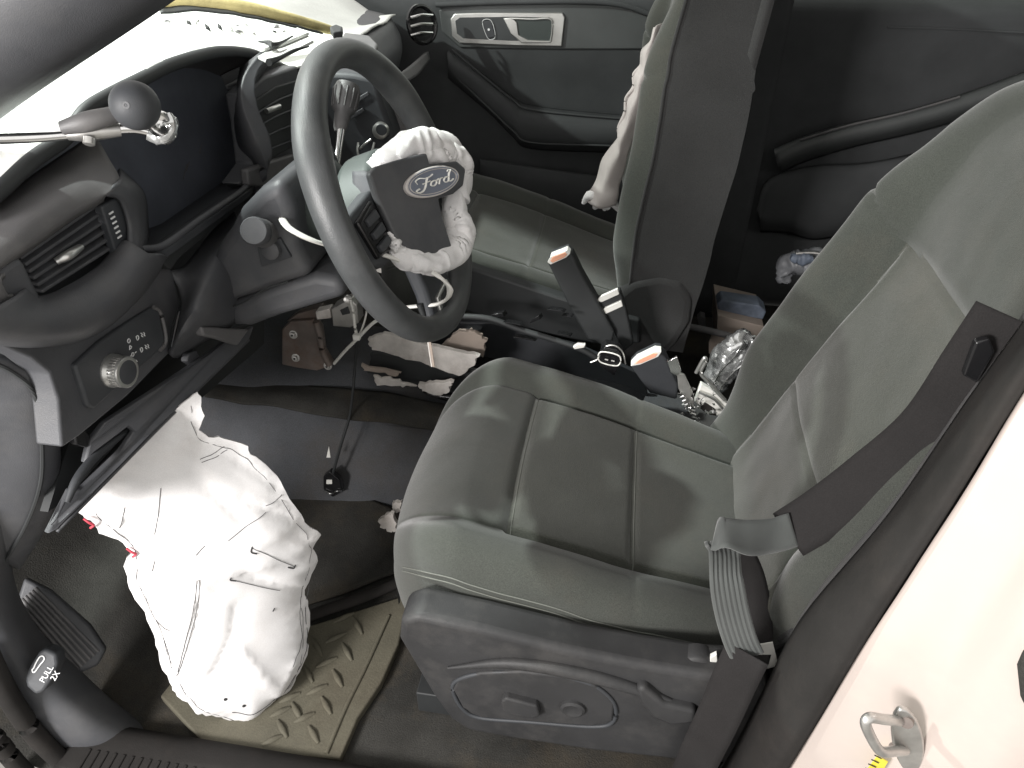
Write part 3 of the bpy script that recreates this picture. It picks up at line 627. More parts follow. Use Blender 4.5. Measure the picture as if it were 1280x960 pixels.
# column surround sweeping from the trim to the steering column
loft('column_surround', [[X(214, 338, -.83), X(232, 330, -.83), X(262, 292, -.85), X(292, 262, -.86)], [X(226, 378, -.82), X(245, 350, -.80), X(268, 320, -.80), X(296, 276, -.82)], [X(214, 440, -.82), X(238, 400, -.785), X(266, 376, -.775), X(300, 330, -.79)], [X(222, 448, -.85), X(262, 424, -.82), X(290, 408, -.80), X(318, 372, -.80)]], 'dash', dash, nu=16, nv=20, solid=.006)
prism('column_surround_lip', [X(p, q, -.79) for p, q in ((252, 408), (312, 412), (298, 432), (274, 424), (255, 420))], 'dash_grey', dash, depth=.012, bevel=.003)
# centre vent to the right of the cluster
prism('centre_bezel', [at(p, q, x=-.815) for p, q in ((306, 118), (330, 96), (372, 82), (378, 130), (376, 210), (350, 238), (318, 240), (300, 230), (318, 205), (312, 150))], 'dash', dash, depth=.03, bevel=.004)
cv = prism('centre_vent', [at(p, q, x=-.812) for p, q in ((318, 126), (345, 108), (372, 100), (372, 180), (345, 196), (322, 204))], 'black', dash, depth=.01, bevel=.002)
for i in range(4):
    tube('slat', [at(321, 142+i*17, x=-.810), at(346, 126+i*19, x=-.810), at(371, 116+i*19, x=-.810)], .0016, 'dash_dark', cv, sides=6, n=10)
tube('vent_tab', [at(333, 139, x=-.804), at(341, 136, x=-.801), at(349, 133, x=-.804)], .0038, 'satin', cv, sides=10, n=10)
prism('centre_pad', [at(p, q, x=-.80) for p, q in ((310, 212), (335, 203), (372, 192), (376, 215), (350, 236), (312, 232))], 'dash_grey', dash, depth=.012, bevel=.003)
# centre stack seen through the wheel
cs = prism('centre_stack', [at(p, q, y=.80) for p, q in ((405, 90), (440, 92), (468, 98), (478, 130), (492, 168), (490, 196), (455, 214), (420, 230), (400, 200))], 'dash_dark', dash, depth=.10, bevel=.008)
for p, q in ((438, 120), (452, 122), (446, 142)):
    box('button', at(p, q, y=.797), (.03, .004, .006), 'dash', cs, (V((.85, 0, .5)).normalized(), V((0, 1, 0)), V((-.5, 0, .85)).normalized()), bevel=.001)
lathe('knob', at(477, 162, y=.80), (0, -1, 0), [(0, .014), (.012, .013), (.014, .010), (.014, 0)], 'satin', cs, sides=20)
lathe('knob_cap', at(477, 162, y=.786), (0, -1, 0), [(0, .0095), (.003, .009), (.003, 0)], 'dash_dark', cs, sides=18)
tube('pull_handle', [at(448, 178, y=.79), at(447, 190, y=.785), at(452, 200, y=.785), at(464, 190, y=.785), at(468, 178, y=.79)], .0022, 'satin', cs, sides=8, n=24)
tube('pull_handle', [at(450, 186, y=.79), at(456, 180, y=.785), at(464, 174, y=.79)], .002, 'satin', cs, sides=8, n=12)
loft('stack_edge', [[at(462, 92, y=.84), at(470, 120, y=.84), at(482, 150, y=.84), at(493, 180, y=.84)], [at(476, 96, y=.88), at(482, 118, y=.88), at(494, 150, y=.88), at(506, 178, y=.88)]], 'dash_grey', dash, nu=6, nv=12, solid=.03)
# passenger side of the dash
cols = (.70, .86, 1.02, 1.18, 1.34, 1.48)
prow = lambda pr: [V((x+.03*max(0, (y-1.2)/.3)**2*-1, y, z)) for y, (x, z) in zip(cols, pr)]
loft('passenger_face', [prow([(-.93, .795)]*5+[(-.95, .79)]), prow([(-.865, .793), (-.86, .793), (-.86, .793), (-.86, .79), (-.865, .785), (-.88, .775)]),
    prow([(-.835, .775), (-.832, .772), (-.832, .77), (-.832, .766), (-.84, .76), (-.86, .75)]), prow([(-.825, .72), (-.82, .735), (-.82, .73), (-.82, .72), (-.83, .715), (-.85, .71)]), prow([(-.86, .64), (-.86, .63), (-.86, .63), (-.86, .62), (-.87, .62), (-.88, .62)]), prow([(-.94, .50), (-.94, .50), (-.94, .50), (-.94, .5), (-.94, .5), (-.94, .5)])], 'dash', dash, nu=30, nv=30, solid=.006)
loft('lower_trim_blade', [[at(494, 96, y=1.18), at(512, 82, y=1.30), at(530, 66, y=1.44)], [at(500, 108, y=1.17), at(518, 96, y=1.29), at(532, 76, y=1.43)]], 'dash_grey', dash, nu=4, nv=10, solid=.012)
sv = lathe('side_vent', at(527, 31, y=1.46), (.75, -.55, .2), [(0, .046), (.006, .045), (.008, .040), (.002, .036), (-.004, .034), (-.004, 0)], 'gloss_black', dash, sides=28)
for a in (0, 1, 2):
    c = at(527, 20+a*11, y=1.445); tube('vent_slat', [V(c)+V((-.02, -.025, 0)), V(c)+V((.004, -.012, .004)), V(c)+V((.024, .012, 0))], .0032, 'satin' if a == 1 else 'chrome', sv, sides=8, n=10)

# dash top: strong windscreen light is put into its pale colour
tp = thing('lit_dash_top', 'dash top behind the cluster hood, strong light put into its pale colour', 'dash top', (-1.1, .7, .9))
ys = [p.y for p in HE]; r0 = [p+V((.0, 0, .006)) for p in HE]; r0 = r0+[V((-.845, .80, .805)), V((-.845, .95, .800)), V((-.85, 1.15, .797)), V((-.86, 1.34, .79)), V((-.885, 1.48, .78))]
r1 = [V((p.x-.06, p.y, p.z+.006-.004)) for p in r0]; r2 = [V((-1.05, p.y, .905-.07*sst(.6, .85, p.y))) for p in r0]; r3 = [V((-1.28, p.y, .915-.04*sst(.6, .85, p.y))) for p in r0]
loft('dash_top_skin', [r0, r1, r2, r3], 'pale_lit', tp, nu=26, nv=70, wob=.004, wsc=14, solid=.003)
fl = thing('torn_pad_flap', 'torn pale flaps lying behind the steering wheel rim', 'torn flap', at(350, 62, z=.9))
prism('flap', [at(p, q, z=.885) for p, q in ((322, 70), (352, 54), (383, 42), (392, 50), (368, 62), (338, 78))], 'pale_lit', fl, depth=.004, bevel=.001)
prism('flap', [at(p, q, z=.89) for p, q in ((318, 52), (345, 44), (372, 34), (386, 40), (352, 54), (330, 60))], 'pale_lit', fl, depth=.004, bevel=.001)
tube('torn_edge', [at(p, q, z=.893) for p, q in ((323, 52), (336, 53), (341, 57), (352, 53), (366, 45))], [.001, .003, .0045, .002, .001], 'black', fl, sides=6, n=24)
tube('torn_edge', [at(p, q, z=.891) for p, q in ((336, 78), (350, 72), (368, 63), (386, 58))], [.0045, .0025, .002, .001], 'black', fl, sides=6, n=24)
prism('flap_cap', [at(p, q, z=.90) for p, q in ((412, 33), (420, 30), (428, 33), (427, 39), (416, 40))], 'black', fl, depth=.01, bevel=.002)
prism('flap', [at(p, q, z=.88) for p, q in ((430, 40), (462, 44), (472, 54), (470, 60), (440, 56), (425, 50))], 'dash_grey', fl, depth=.02, bevel=.003)
yb = thing('windscreen_base', 'yellowish padded strip at the base of the windscreen, with a dark broken gap', 'windscreen edge', (-1.1, .9, .93))
yl_ = [(150, 30, -1.06), (168, 17, -1.05), (200, 4, -1.03), (240, 2, -1.0), (300, 10, -.95), (350, 21, -.91), (404, 35, -.87), (425, 41, -.86)]
tube('padded_strip', [at(p, q, x=y) for p, q, y in yl_], [.006, .008, .010, .011, .012, .011, .009, .006], 'yellow_pad', yb, sides=12, n=60)
loft('dark_gap', [[at(p, q+5, x=y+.004) for p, q, y in yl_[2:7]], [at(p, q+12-i*1.5, x=y+.010) for i, (p, q, y) in enumerate(yl_[2:7])]], 'black', yb, nu=6, nv=30, solid=.003, wob=.002, wsc=40)
random.seed(3)
for i in range(26):
    p = 196+random.random()*170; q = 20+ (p-196)*.10+random.random()*12; y = -1.03+(p-196)*.0008+.02
    c = V(at(p, q, x=y)); a = random.random()*6; d = V((math.cos(a), math.sin(a)*.4, random.random()-.5)).normalized()
    s = .004+random.random()*.006
    obj('broken_fragment', [c-d*s, c+d*s*.8+V((0, 0, .003)), c+d*s+V((0, .004, s*.5)), c-d*s*.3+V((0, .003, s*.6)), c+V((0, -.006, .002))], [(0, 1, 2, 3), (0, 4, 1), (1, 4, 2), (2, 4, 3), (3, 4, 0)], random.choice(['black', 'pale_lit', 'dash_grey', 'pale_lit']), yb, smooth=False)

# hanging knee panel, torn off its clips
kp = prism('knee_panel', [at(p, q, x=x) for p, q, x in ((318, 408, -.80), (312, 424, -.80), (262, 474, -.81), (205, 528, -.82), (150, 582, -.83), (98, 636, -.845), (72, 662, -.855), (60, 668, -.86), (76, 638, -.865), (88, 612, -.865), (104, 610, -.86), (150, 566, -.845), (168, 540, -.84), (160, 534, -.84), (118, 566, -.855), (106, 580, -.86), (112, 552, -.86), (132, 528, -.85), (200, 484, -.83), (258, 446, -.82), (282, 428, -.81))], 'dash', dash, depth=.008, d=(-1, .25, 0), bevel=.002)
loft('panel_return', [[at(312, 424, x=-.802), at(205, 528, x=-.822), at(98, 636, x=-.847), at(70, 664, x=-.857)], [at(306, 420, x=-.815), at(200, 520, x=-.836), at(94, 630, x=-.86), at(68, 658, x=-.87)], [at(300, 412, x=-.86), at(190, 510, x=-.88), at(88, 618, x=-.90), at(64, 648, x=-.91)]], 'dash', kp, nu=6, nv=20, solid=.003)
tube('inner_rib', [at(p, q, x=-.855) for p, q in ((84, 628), (96, 600), (118, 572), (150, 545), (172, 528))], [.003, .005, .005, .004, .002], 'dash_dark', kp, sides=8, n=20)
prism('clip', [at(p, q, x=-.83) for p, q in ((236, 442), (246, 438), (250, 446), (246, 460), (234, 452))], 'dash', kp, depth=.01, bevel=.002)
prism('clip', [at(p, q, x=-.86) for p, q in ((93, 540), (104, 534), (114, 545), (110, 560), (96, 556))], 'gloss_black', kp, depth=.01, bevel=.002)
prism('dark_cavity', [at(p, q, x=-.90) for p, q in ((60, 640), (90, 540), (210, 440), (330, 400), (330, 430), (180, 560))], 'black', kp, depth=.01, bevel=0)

# ================================================================== steering column
sc = thing('steering_column', 'grey steering column shroud with round ignition knob', 'steering column', (-.72, .43, .65))
prism('upper_shroud', [at(p, q, y=.355) for p, q in ((266, 348), (262, 324), (272, 305), (284, 289), (297, 264), (322, 238), (350, 224), (366, 262), (372, 310), (391, 346), (350, 358), (312, 372), (276, 384))], 'dash', sc, depth=.17, bevel=.016, seg=5)
prism('lower_shroud', [at(p, q, y=.362) for p, q in ((252, 408), (276, 382), (312, 370), (350, 356), (392, 344), (425, 350), (432, 372), (398, 382), (350, 396), (312, 410))], 'dash', sc, depth=.155, bevel=.012, seg=4)
tube('shroud_seam', [at(p, q, y=.3535) for p, q in ((270, 386), (300, 380), (330, 362), (360, 352))], .0012, 'black', sc, sides=6, n=16)
kc2 = V(at(330, 292, y=.352)); kx = (V(at(315, 288, y=.315))-kc2).normalized()
lathe('ignition_barrel', kc2, kx, [(-.01, .017), (.01, .017), (.02, .0165)], 'dash_grey', sc, sides=26)
lathe('ignition_knob', kc2+kx*.018, kx, [(0, .0155), (.003, .0165), (.018, .0165), (.0205, .015), (.021, 0)], 'dash', sc, sides=30)
prism('shroud_notch', [at(p, q, y=.3515) for p, q in ((321, 306), (350, 298), (364, 322), (327, 334))], 'dash_dark', sc, depth=.006, bevel=.001)
lathe('notch_boss', at(340, 312, y=.35), (0, -1, .2), [(0, .012), (.006, .0115), (.008, .008), (.008, 0)], 'dash', sc, sides=18)
cup0 = V(at(384, 264, y=.41)); cax = V((.93, 0, .37)).normalized()
lathe('collar', cup0+V((.0, .03, 0)), cax, [(-.03, .048), (.0, .052), (.03, .052), (.037, .046), (.040, .03)], 'teal', sc, sides=36)
# column shift lever, seen through the wheel
gs = thing('shift_lever', 'grey column shift lever with ribbed grip seen through the wheel', 'shift lever', at(430, 150, y=.60))
A0, A1, A2, A3 = at(418, 215, y=.55), at(423, 185, y=.58), at(427, 150, y=.61), at(437, 95, y=.65)
tube('stem', [A0, A1, A2], [.007, .0055, .007], 'chrome', gs, sides=14, n=20)
ga = (V(A3)-V(A2)).normalized()
grip = lathe('grip', A2, ga, [(-.018, .007), (-.012, .0095), (.0, .011), (.010, .012), (.014, .0165), (.045, .0185), (.052, .016), (.054, 0)], 'dash_grey', gs, sides=28)
for i in range(12):
    th = 2*math.pi*i/12; a, b = frame_of(ga); o_ = (a*math.cos(th)+b*math.sin(th))
    tube('grip_rib', [V(A2)+ga*.016+o_*.0168, V(A2)+ga*.030+o_*.0180, V(A2)+ga*.044+o_*.0186], .0014, 'dash_grey', grip, sides=6, n=6)
zt_ = thing('loop_cable_tie', 'white cable tie looped round the steering column behind the rim', 'cable tie', at(380, 290, y=.35))
tube('strap', [at(p, q, y=y) for p, q, y in ((350, 262, .40), (352, 272, .36), (360, 284, .335), (376, 294, .33), (395, 302, .335), (415, 308, .35))], .0044, 'white_plastic', zt_, sides=8, n=40, sy=.6)
tube('tail', [at(p, q, y=y) for p, q, y in ((456, 312, .33), (478, 318, .33), (498, 325, .34))], .0046, 'white_plastic', zt_, sides=8, n=14, sy=.6)

# ================================================================== steering wheel
WC = V((-.579, .437, .740)); wa = R(21.3); wb = R(-1)
WN = V((math.cos(wa)*math.cos(wb), math.cos(wa)*math.sin(wb), math.sin(wa)))
W1 = V((0, 0, 1)).cross(WN).normalized(); W2 = WN.cross(W1)     # W1 = across (towards passenger), W2 = up
wh = thing('steering_wheel', 'black leather steering wheel with burst airbag cover', 'steering wheel', WC)
wp = lambda a, b, c=0: WC+W1*a+W2*b+WN*c
RR = .172; vs = []; nu, nv = 96, 20
for i in range(nu):
    th = 2*math.pi*i/nu
    # thumb rests swell the section at ten and two
    r = .0178+.0018*math.exp(-((((th-R(35)+math.pi) % (2*math.pi))-math.pi)/.25)**2)+.0018*math.exp(-((((th-R(145)+math.pi) % (2*math.pi))-math.pi)/.25)**2)
    rad = W1*math.cos(th)+W2*math.sin(th)
    for j in range(nv):
        ph = 2*math.pi*j/nv; vs.append(WC+rad*(RR+r*.92*math.cos(ph))+WN*(r*1.06*math.sin(ph)))
rim = obj('rim', vs, grid_faces(nu, nv, True, True), 'leather', wh)
def wsp(pts, w, m, name, parent=wh, depth=.02, bevel=.006, **k): return prism(name, [wp(*p) for p in pts], m, parent, depth=depth, d=-WN, bevel=bevel, **k)
# spokes: near (driver's left), far and bottom
wsp([(-.168, .022, -.005), (-.12, .030, .005), (-.07, .035, .010), (-.06, -.045, .010), (-.11, -.045, .002), (-.165, -.030, -.006)], 0, 'dash_dark', 'spoke', depth=.022)
wsp([(.168, .022, -.005), (.12, .030, .005), (.07, .035, .010), (.06, -.045, .010), (.11, -.045, .002), (.165, -.030, -.006)], 0, 'dash_dark', 'spoke', depth=.022)
lo = wsp([(-.045, -.05, .005), (.045, -.05, .005), (.042, -.12, .0), (.05, -.165, -.004), (-.05, -.165, -.004), (-.042, -.12, .0)], 0, 'dash_dark', 'spoke', depth=.02)
wsp([(-.026, -.135, .003), (.026, -.135, .003), (.034, -.160, .001), (-.034, -.160, .001)], 0, 'satin', 'spoke_insert', lo, depth=.006, bevel=.002)
wsp([(-.018, -.140, .005), (.018, -.140, .005), (.024, -.155, .003), (-.024, -.155, .003)], 0, 'black', 'spoke_recess', lo, depth=.004, bevel=.001)
for sx in (-1, 1):
    sw = wsp([(sx*.135, .020, .008), (sx*.088, .028, .013), (sx*.080, -.035, .013), (sx*.125, -.030, .006)], 0, 'gloss_black', 'switch_pod', depth=.012, bevel=.004)
    for b in (.012, -.004, -.020): wsp([(sx*.122, b+.004, .0125), (sx*.096, b+.006, .0155), (sx*.095, b-.005, .0155), (sx*.121, b-.005, .0125)], 0, 'dash_dark', 'switch_button', sw, depth=.006, bevel=.0015)
# hub
hub = [wp(.080*math.cos(t_)*(1 if abs(math.cos(t_)) > .5 else .98), .066*math.sin(t_)-.006, .004) for t_ in [i*2*math.pi/28 for i in range(28)]]
prism('hub_housing', hub, 'teal', wh, depth=.055, d=-WN, bevel=.012, seg=4)
# torn cover of the driver airbag, pushed towards the driver
cvo = V(at(530, 250, y=.40)); cvn = V((.80, -.46, .38)).normalized()
C = lambda p, q, f=0: on(p, q, cvo+cvn*f, cvn)
cov = prism('airbag_cover', [C(*p) for p in ((462, 217), (470, 208), (492, 201), (518, 194), (534, 191), (538, 205), (552, 203), (572, 201), (583, 211), (580, 232), (568, 242), (549, 248), (553, 268), (566, 309), (552, 317), (535, 319), (514, 313), (496, 300), (484, 274), (470, 244))], 'dash', wh, depth=.010, bevel=.003)
loft('cover_shoulder', [[C(466, 219, -.004), C(474, 245, -.004), C(486, 272, -.004), (C(498, 300, -.004))], [C(460, 214, -.02), C(462, 245, -.02), C(470, 272, -.02), C(480, 300, -.02)], [C(440, 214, -.05), C(442, 240, -.05), C(452, 272, -.05), C(466, 304, -.05)]], 'dash', wh, nu=10, nv=14, solid=.006)
# badge
bo = V(C(541, 227, .004)); bx = (C(572, 219)-C(512, 236)).normalized(); by = cvn.cross(bx)*1.0
if by.z < 0: by = -by
ba = (C(573, 219)-C(510, 236)).length/2*1.02; bb = (C(545, 244)-C(538, 210)).length/2*1.0
def ell(s, k, f): return [bo+bx*ba*s*math.cos(t_)+by*bb*k*math.sin(t_)+cvn*f for t_ in [i*2*math.pi/48 for i in range(48)]]
bad = prism('badge', ell(1.03, 1.06, .0015), 'ceramic', cov, depth=.006, d=-cvn, bevel=.0015)
prism('badge_field', ell(.86, .80, .0022), 'emblem_blue', bad, depth=.003, d=-cvn, bevel=.0004)
tube('badge_line', ell(.93, .90, .0020), .0007, 'emblem_blue', bad, closed=True, n=64, sides=6)
# flowing script letters F o r d
def stroke(pts, w): tube('script_letter', [bo+bx*a*ba+by*b*bb+cvn*.0030 for a, b in pts], w, 'white_plastic', bad, n=len(pts)*6, sides=8, sy=.6)
stroke([(-.62, .10), (-.66, .34), (-.50, .46), (-.30, .36), (-.12, .40), (.0, .52)], .0011)
stroke([(-.22, .38), (-.30, .10), (-.38, -.22), (-.50, -.46), (-.66, -.50), (-.72, -.34), (-.60, -.24)], .0015)
stroke([(-.44, .02), (-.30, .06), (-.14, .10)], .0010)
stroke([(-.02, .06), (-.12, -.02), (-.16, -.22), (-.06, -.30), (.05, -.18), (.06, .0), (-.02, .06), (.10, .02)], .0013)
stroke([(.10, .02), (.18, .08), (.20, .0), (.16, -.18), (.14, -.30)], .0013)
stroke([(.18, -.06), (.26, .08), (.34, .08)], .0011)
stroke([(.56, .06), (.44, .06), (.36, -.08), (.38, -.26), (.48, -.28), (.56, -.10)], .0013)
stroke([(.70, .50), (.62, .30), (.56, .02), (.54, -.22), (.60, -.30), (.72, -.20)], .0014)
stroke([(.70, .50), (.60, .52), (.56, .42)], .0009)

# burst driver airbag bulging round the cover
db = thing('driver_airbag', 'crumpled white driver airbag bulging out behind the badge cover', 'airbag', cvo)
def crumple(name, pts, rad, mm, parent, sy=1.0, amp=.006, fr=40, sides=26, n=64):
    o = tube(name, pts, rad, mm, parent, n=n, sides=sides, sy=sy); me = o.data; t0 = wloc(parent)
    for v in me.vertices:
        p = (v.co+t0)*fr; w = noise.noise(p)*.8-1.3*abs(noise.noise(V((p.x*1.7, p.y*1.7, p.z*.8))+V((7, 1, 3))))-.9*abs(noise.noise(V((p.x*.8, p.y*1.9, p.z*1.9))+V((2, 5, 3))))+.6
        v.co += v.normal*w*amp
    return o
crumple('bag_cloth', [C(p, q, f) for p, q, f in ((466, 214, -.045), (490, 200, -.036), (516, 188, -.034), (542, 188, -.034), (562, 200, -.034), (572, 222, -.034), (570, 250, -.030))], [.010, .018, .024, .026, .024, .020, .017], 'nylon', db, amp=.0042, fr=22, sides=48, n=150)
crumple('bag_cloth', [C(p, q, f) for p, q, f in ((566, 236, -.030), (567, 265, -.024), (572, 290, -.022), (566, 312, -.020), (545, 322, -.016), (520, 324, -.014), (496, 316, -.014), (490, 296, -.022))], [.014, .017, .020, .021, .018, .016, .012, .007], 'nylon', db, amp=.0040, fr=24, sides=48, n=150)
for pts, rr in ((((498, 198, -.020), (512, 184, -.018), (534, 178, -.022), (552, 184, -.03)), (.006, .015, .018, .010)), (((548, 190, -.026), (566, 192, -.022), (578, 206, -.024), (580, 222, -.03)), (.008, .014, .014, .006)), (((562, 258, -.020), (574, 274, -.014), (578, 294, -.014), (570, 312, -.018)), (.006, .013, .015, .008)), (((504, 318, -.008), (526, 328, -.006), (550, 326, -.008), (570, 312, -.014)), (.005, .012, .014, .008)), (((520, 196, -.012), (546, 196, -.016), (566, 210, -.022)), (.006, .012, .006))):
    crumple('bag_fold', [C(p, q, f) for p, q, f in pts], list(rr), 'nylon', db, amp=.005, fr=34, sides=30, n=60)
crumple('torn_flap', [C(p, q, f) for p, q, f in ((488, 290, -.008), (496, 300, -.004), (493, 308, -.004), (506, 314, -.006)) ], [.003, .005, .006, .004], 'nylon', db, amp=.004, fr=90, n=30, sides=12)
lt = thing('loose_cable_tie', 'white cable tie curling from the airbag below the badge', 'cable tie', at(550, 360, y=.42))
tube('strap', [at(p, q, y=y) for p, q, y in ((540, 340, .36), (552, 348, .36), (562, 360, .37), (560, 372, .38), (547, 380, .39), (528, 382, .40), (508, 384, .41))], .0042, 'white_plastic', lt, sides=8, n=40, sy=.55)
tw_ = thing('torn_wire_end', 'black wire with bare copper end hanging from the wheel bottom', 'wire', at(533, 400, y=.40))
tube('insulation', [at(p, q, y=y) for p, q, y in ((524, 380, .39), (530, 396, .39), (533, 412, .39))], .0042, 'black', tw_, sides=8, n=12)
for d in (-1.2, .6, 1.8): tube('copper_strand', [at(534+d*.5, 412, y=.39), at(537+d, 432, y=.39), at(541+d, 458, y=.395)], .0012, 'cardboard' if d > 0 else 'foam', tw_, sides=6, n=10)

# ================================================================== spotlight handle through the pillar
sp = thing('spotlight_handle', 'chrome spotlight arm with black ball knob in front of the cluster', 'spotlight handle', at(150, 150, y=.22))
tube('rod', [at(-40, 175, y=.13), at(40, 172, y=.16), at(90, 168, y=.18), at(160, 160, y=.205), at(195, 166, y=.215)], [.0045, .0045, .0042, .005, .005], 'chrome', sp, sides=12, n=30)
tube('grip', [at(78, 160, y=.172), at(110, 152, y=.18), at(150, 142, y=.20)], [.006, .0085, .007], 'dash_grey', sp, sides=14, n=16)
tube('bracket', [at(84, 168, y=.176), at(110, 165, y=.184), at(150, 162, y=.20)], [.005, .008, .006], 'zinc', sp, sides=10, n=14)
lathe('bolt', at(112, 172, y=.178), (0, -.6, -.8), [(0, .005), (.006, .005), (.007, .003), (.007, 0)], 'zinc', sp, sides=12)
bc_ = V(at(169, 132, y=.19)); bl = [(-.0215*math.cos(i*math.pi/16), max(1e-4, .0205*math.sin(i*math.pi/16))) for i in range(17)]
ax = (CP+V((-.25, 0, 0))-bc_).normalized()
ball = lathe('ball_knob', bc_, ax, bl, 'dash_dark', sp, sides=36)
lathe('ball_dimple', bc_+ax*.0205, ax, [(-.002, .003), (.0012, .003), (.0012, .0015), (-.001, 0)], 'dash', ball, sides=14)
lathe('clamp', at(200, 154, y=.215), (.4, -.6, .1), [(-.010, .008), (.0, .0115), (.008, .0115), (.011, .008), (.009, .004), (.004, 0)], 'chrome', sp, sides=24)
crumple('lever_end', [at(186, 168, y=.21), at(200, 172, y=.212), at(212, 160, y=.214), at(210, 142, y=.216)], [.004, .007, .007, .004], 'clear_film', sp, amp=.003, fr=70, n=24, sides=12)

# ================================================================== knee airbag
ka = thing('knee_airbag', 'deployed white knee airbag hanging below the dash', 'airbag', (-.78, .15, .1))
out = [(100, 634), (108, 648), (118, 656), (128, 668), (150, 676), (163, 690), (156, 705), (158, 722), (166, 742), (180, 765), (190, 792), (198, 812), (203, 835), (214, 856), (220, 868), (236, 880), (245, 891), (258, 894), (276, 897), (292, 905), (306, 909), (320, 900), (338, 886), (346, 876), (364, 862), (371, 846), (377, 836), (386, 812), (384, 800), (388, 778), (385, 755), (381, 742), (390, 716), (397, 700), (392, 684), (401, 668), (384, 655), (378, 646), (360, 618), (349, 598), (330, 580), (312, 566), (306, 556), (280, 548), (262, 546), (248, 538), (254, 522), (252, 505), (249, 492), (240, 494), (212, 519), (160, 572)]
ko = V(at(100, 634, y=.130)); k2_ = V(at(306, 909, y=.125)); k3_ = V(at(400, 672, y=.275))
knn = (k2_-ko).cross(k3_-ko).normalized()
if knn.dot(CP-ko) < 0: knn = -knn
kx_ = V((0, 0, 1)).cross(knn).normalized(); ky_ = knn.cross(kx_)
to2 = lambda p: V(((p-ko).dot(kx_), (p-ko).dot(ky_)))
po = [to2(on(p, q, ko, knn)) for p, q in out]; po = [V((p.x, p.y)) for p in po]
pc = [V((p.x, p.y, 0)) for p in po]; pc = cr(pc, 150, True)
random.seed(5); pc2 = []
for i, p in enumerate(pc): pc2.append(V((p.x+random.uniform(-.0016, .0016), p.y+random.uniform(-.0016, .0016))))
xs = [p.x for p in pc2]; yv = [p.y for p in pc2]
def inside(x, y):
    r = False; n = len(pc2)
    for i in range(n):
        a, b = pc2[i], pc2[i-1]
        if (a.y > y) != (b.y > y) and x < (b.x-a.x)*(y-a.y)/(b.y-a.y)+a.x: r = not r
    return r
def edist(x, y): return min(seg_dist(x, y, pc2[i], pc2[i-1]) for i in range(len(pc2)))
h_ = .0062; pts2 = list(pc2); gy = min(yv)
while gy < max(yv):
    gx = min(xs)
    while gx < max(xs):
        x = gx+random.uniform(-.001, .001); y = gy+random.uniform(-.001, .001)
        if inside(x, y) and edist(x, y) > h_*.6: pts2.append(V((x, y)))
        gx += h_
    gy += h_
# creases: ridges and valleys running from the seam inwards, given in picture-plane sketch coordinates on the bag
def k2d(p, q): v = to2(on(p, q, ko, knn)); return (v.x, v.y)
CRE = [((285, 782), (345, 852), .012, 1), ((285, 782), (262, 830), .010, -1), ((285, 782), (290, 740), .012, -1), ((300, 620), (395, 655), .010, -1), ((315, 668), (390, 640), .012, 1), ((250, 600), (300, 640), .012, -1), ((240, 560), (300, 575), .010, -1), ((260, 700), (330, 690), .012, 1), ((170, 690), (215, 850), .012, -1), ((245, 740), (235, 850), .010, -1), ((260, 830), (300, 815), .008, -1), ((345, 852), (372, 800), .010, 1), ((300, 700), (380, 735), .010, -1), ((200, 640), (250, 720), .014, 1), ((150, 640), (200, 700), .010, -1), ((340, 600), (300, 560), .008, 1)]
CRE = [(k2d(*a), k2d(*b), w, s) for a, b, w, s in CRE]
def kh(x, y, ed):
    b = 1-math.exp(-ed/.035); h = .038*b*(.25+.75*sst(.02, -.16, y))
    for a, c, w, s in CRE:
        d = seg_dist(x, y, a, c); h += s*.008*math.exp(-abs(d)/w*1.3)*b
    h += (.006*noise.noise(V((x*7, y*7, 1)))+.0006*noise.noise(V((x*30, y*20, 4)))-.006*abs(noise.noise(V((x*7+y*4, y*5, 9)))))*min(1, ed/.012)
    h += .0026*math.sin((x*1.3+y)*210+6*noise.noise(V((x*10, y*10, 3))))*math.exp(-ed/.018)*min(1, ed/.004)
    return h
res = delaunay_2d_cdt(pts2, [], [list(range(len(pc2)))], 1, 1e-6)
vv, ff = res[0], res[2]
eds = [edist(p.x, p.y) for p in vv]
k3d = lambda x, y, h: ko+kx_*x+ky_*y+knn*h
obj('bag_front', [k3d(p.x, p.y, .0+kh(p.x, p.y, e)) for p, e in zip(vv, eds)], [tuple(f) for f in ff], 'nylon', ka, angle=180)
obj('bag_back', [k3d(p.x, p.y, -.003-.03*(1-math.exp(-e/.04))) for p, e in zip(vv, eds)], [tuple(f) for f in ff], 'nylon', ka, angle=180)
def k2s(p, q):
    v = to2(on(p, q, ko, knn))
    for _ in range(4): v = to2(on(p, q, ko+knn*kh(v.x, v.y, edist(v.x, v.y) if inside(v.x, v.y) else 0), knn))
    return (v.x, v.y)
def kmark(name, pq, w, m='ink', n=None):
    P = [k2s(p, q) for p, q in pq]; P3 = cr([V((a, b, 0)) for a, b in P], n or 24)
    # let the line lie on the cloth
    tube(name, [k3d(p.x, p.y, kh(p.x, p.y, edist(p.x, p.y))+.0006) for p in P3], w, m, ka, sides=5, n=len(P3)*2)
kmark('seam_line', [(386, 730), (382, 770), (384, 800), (372, 838), (350, 868), (318, 892), (290, 890)], .0005)
kmark('seam_line', [(379, 732), (375, 770), (377, 800), (366, 834)], .0004)
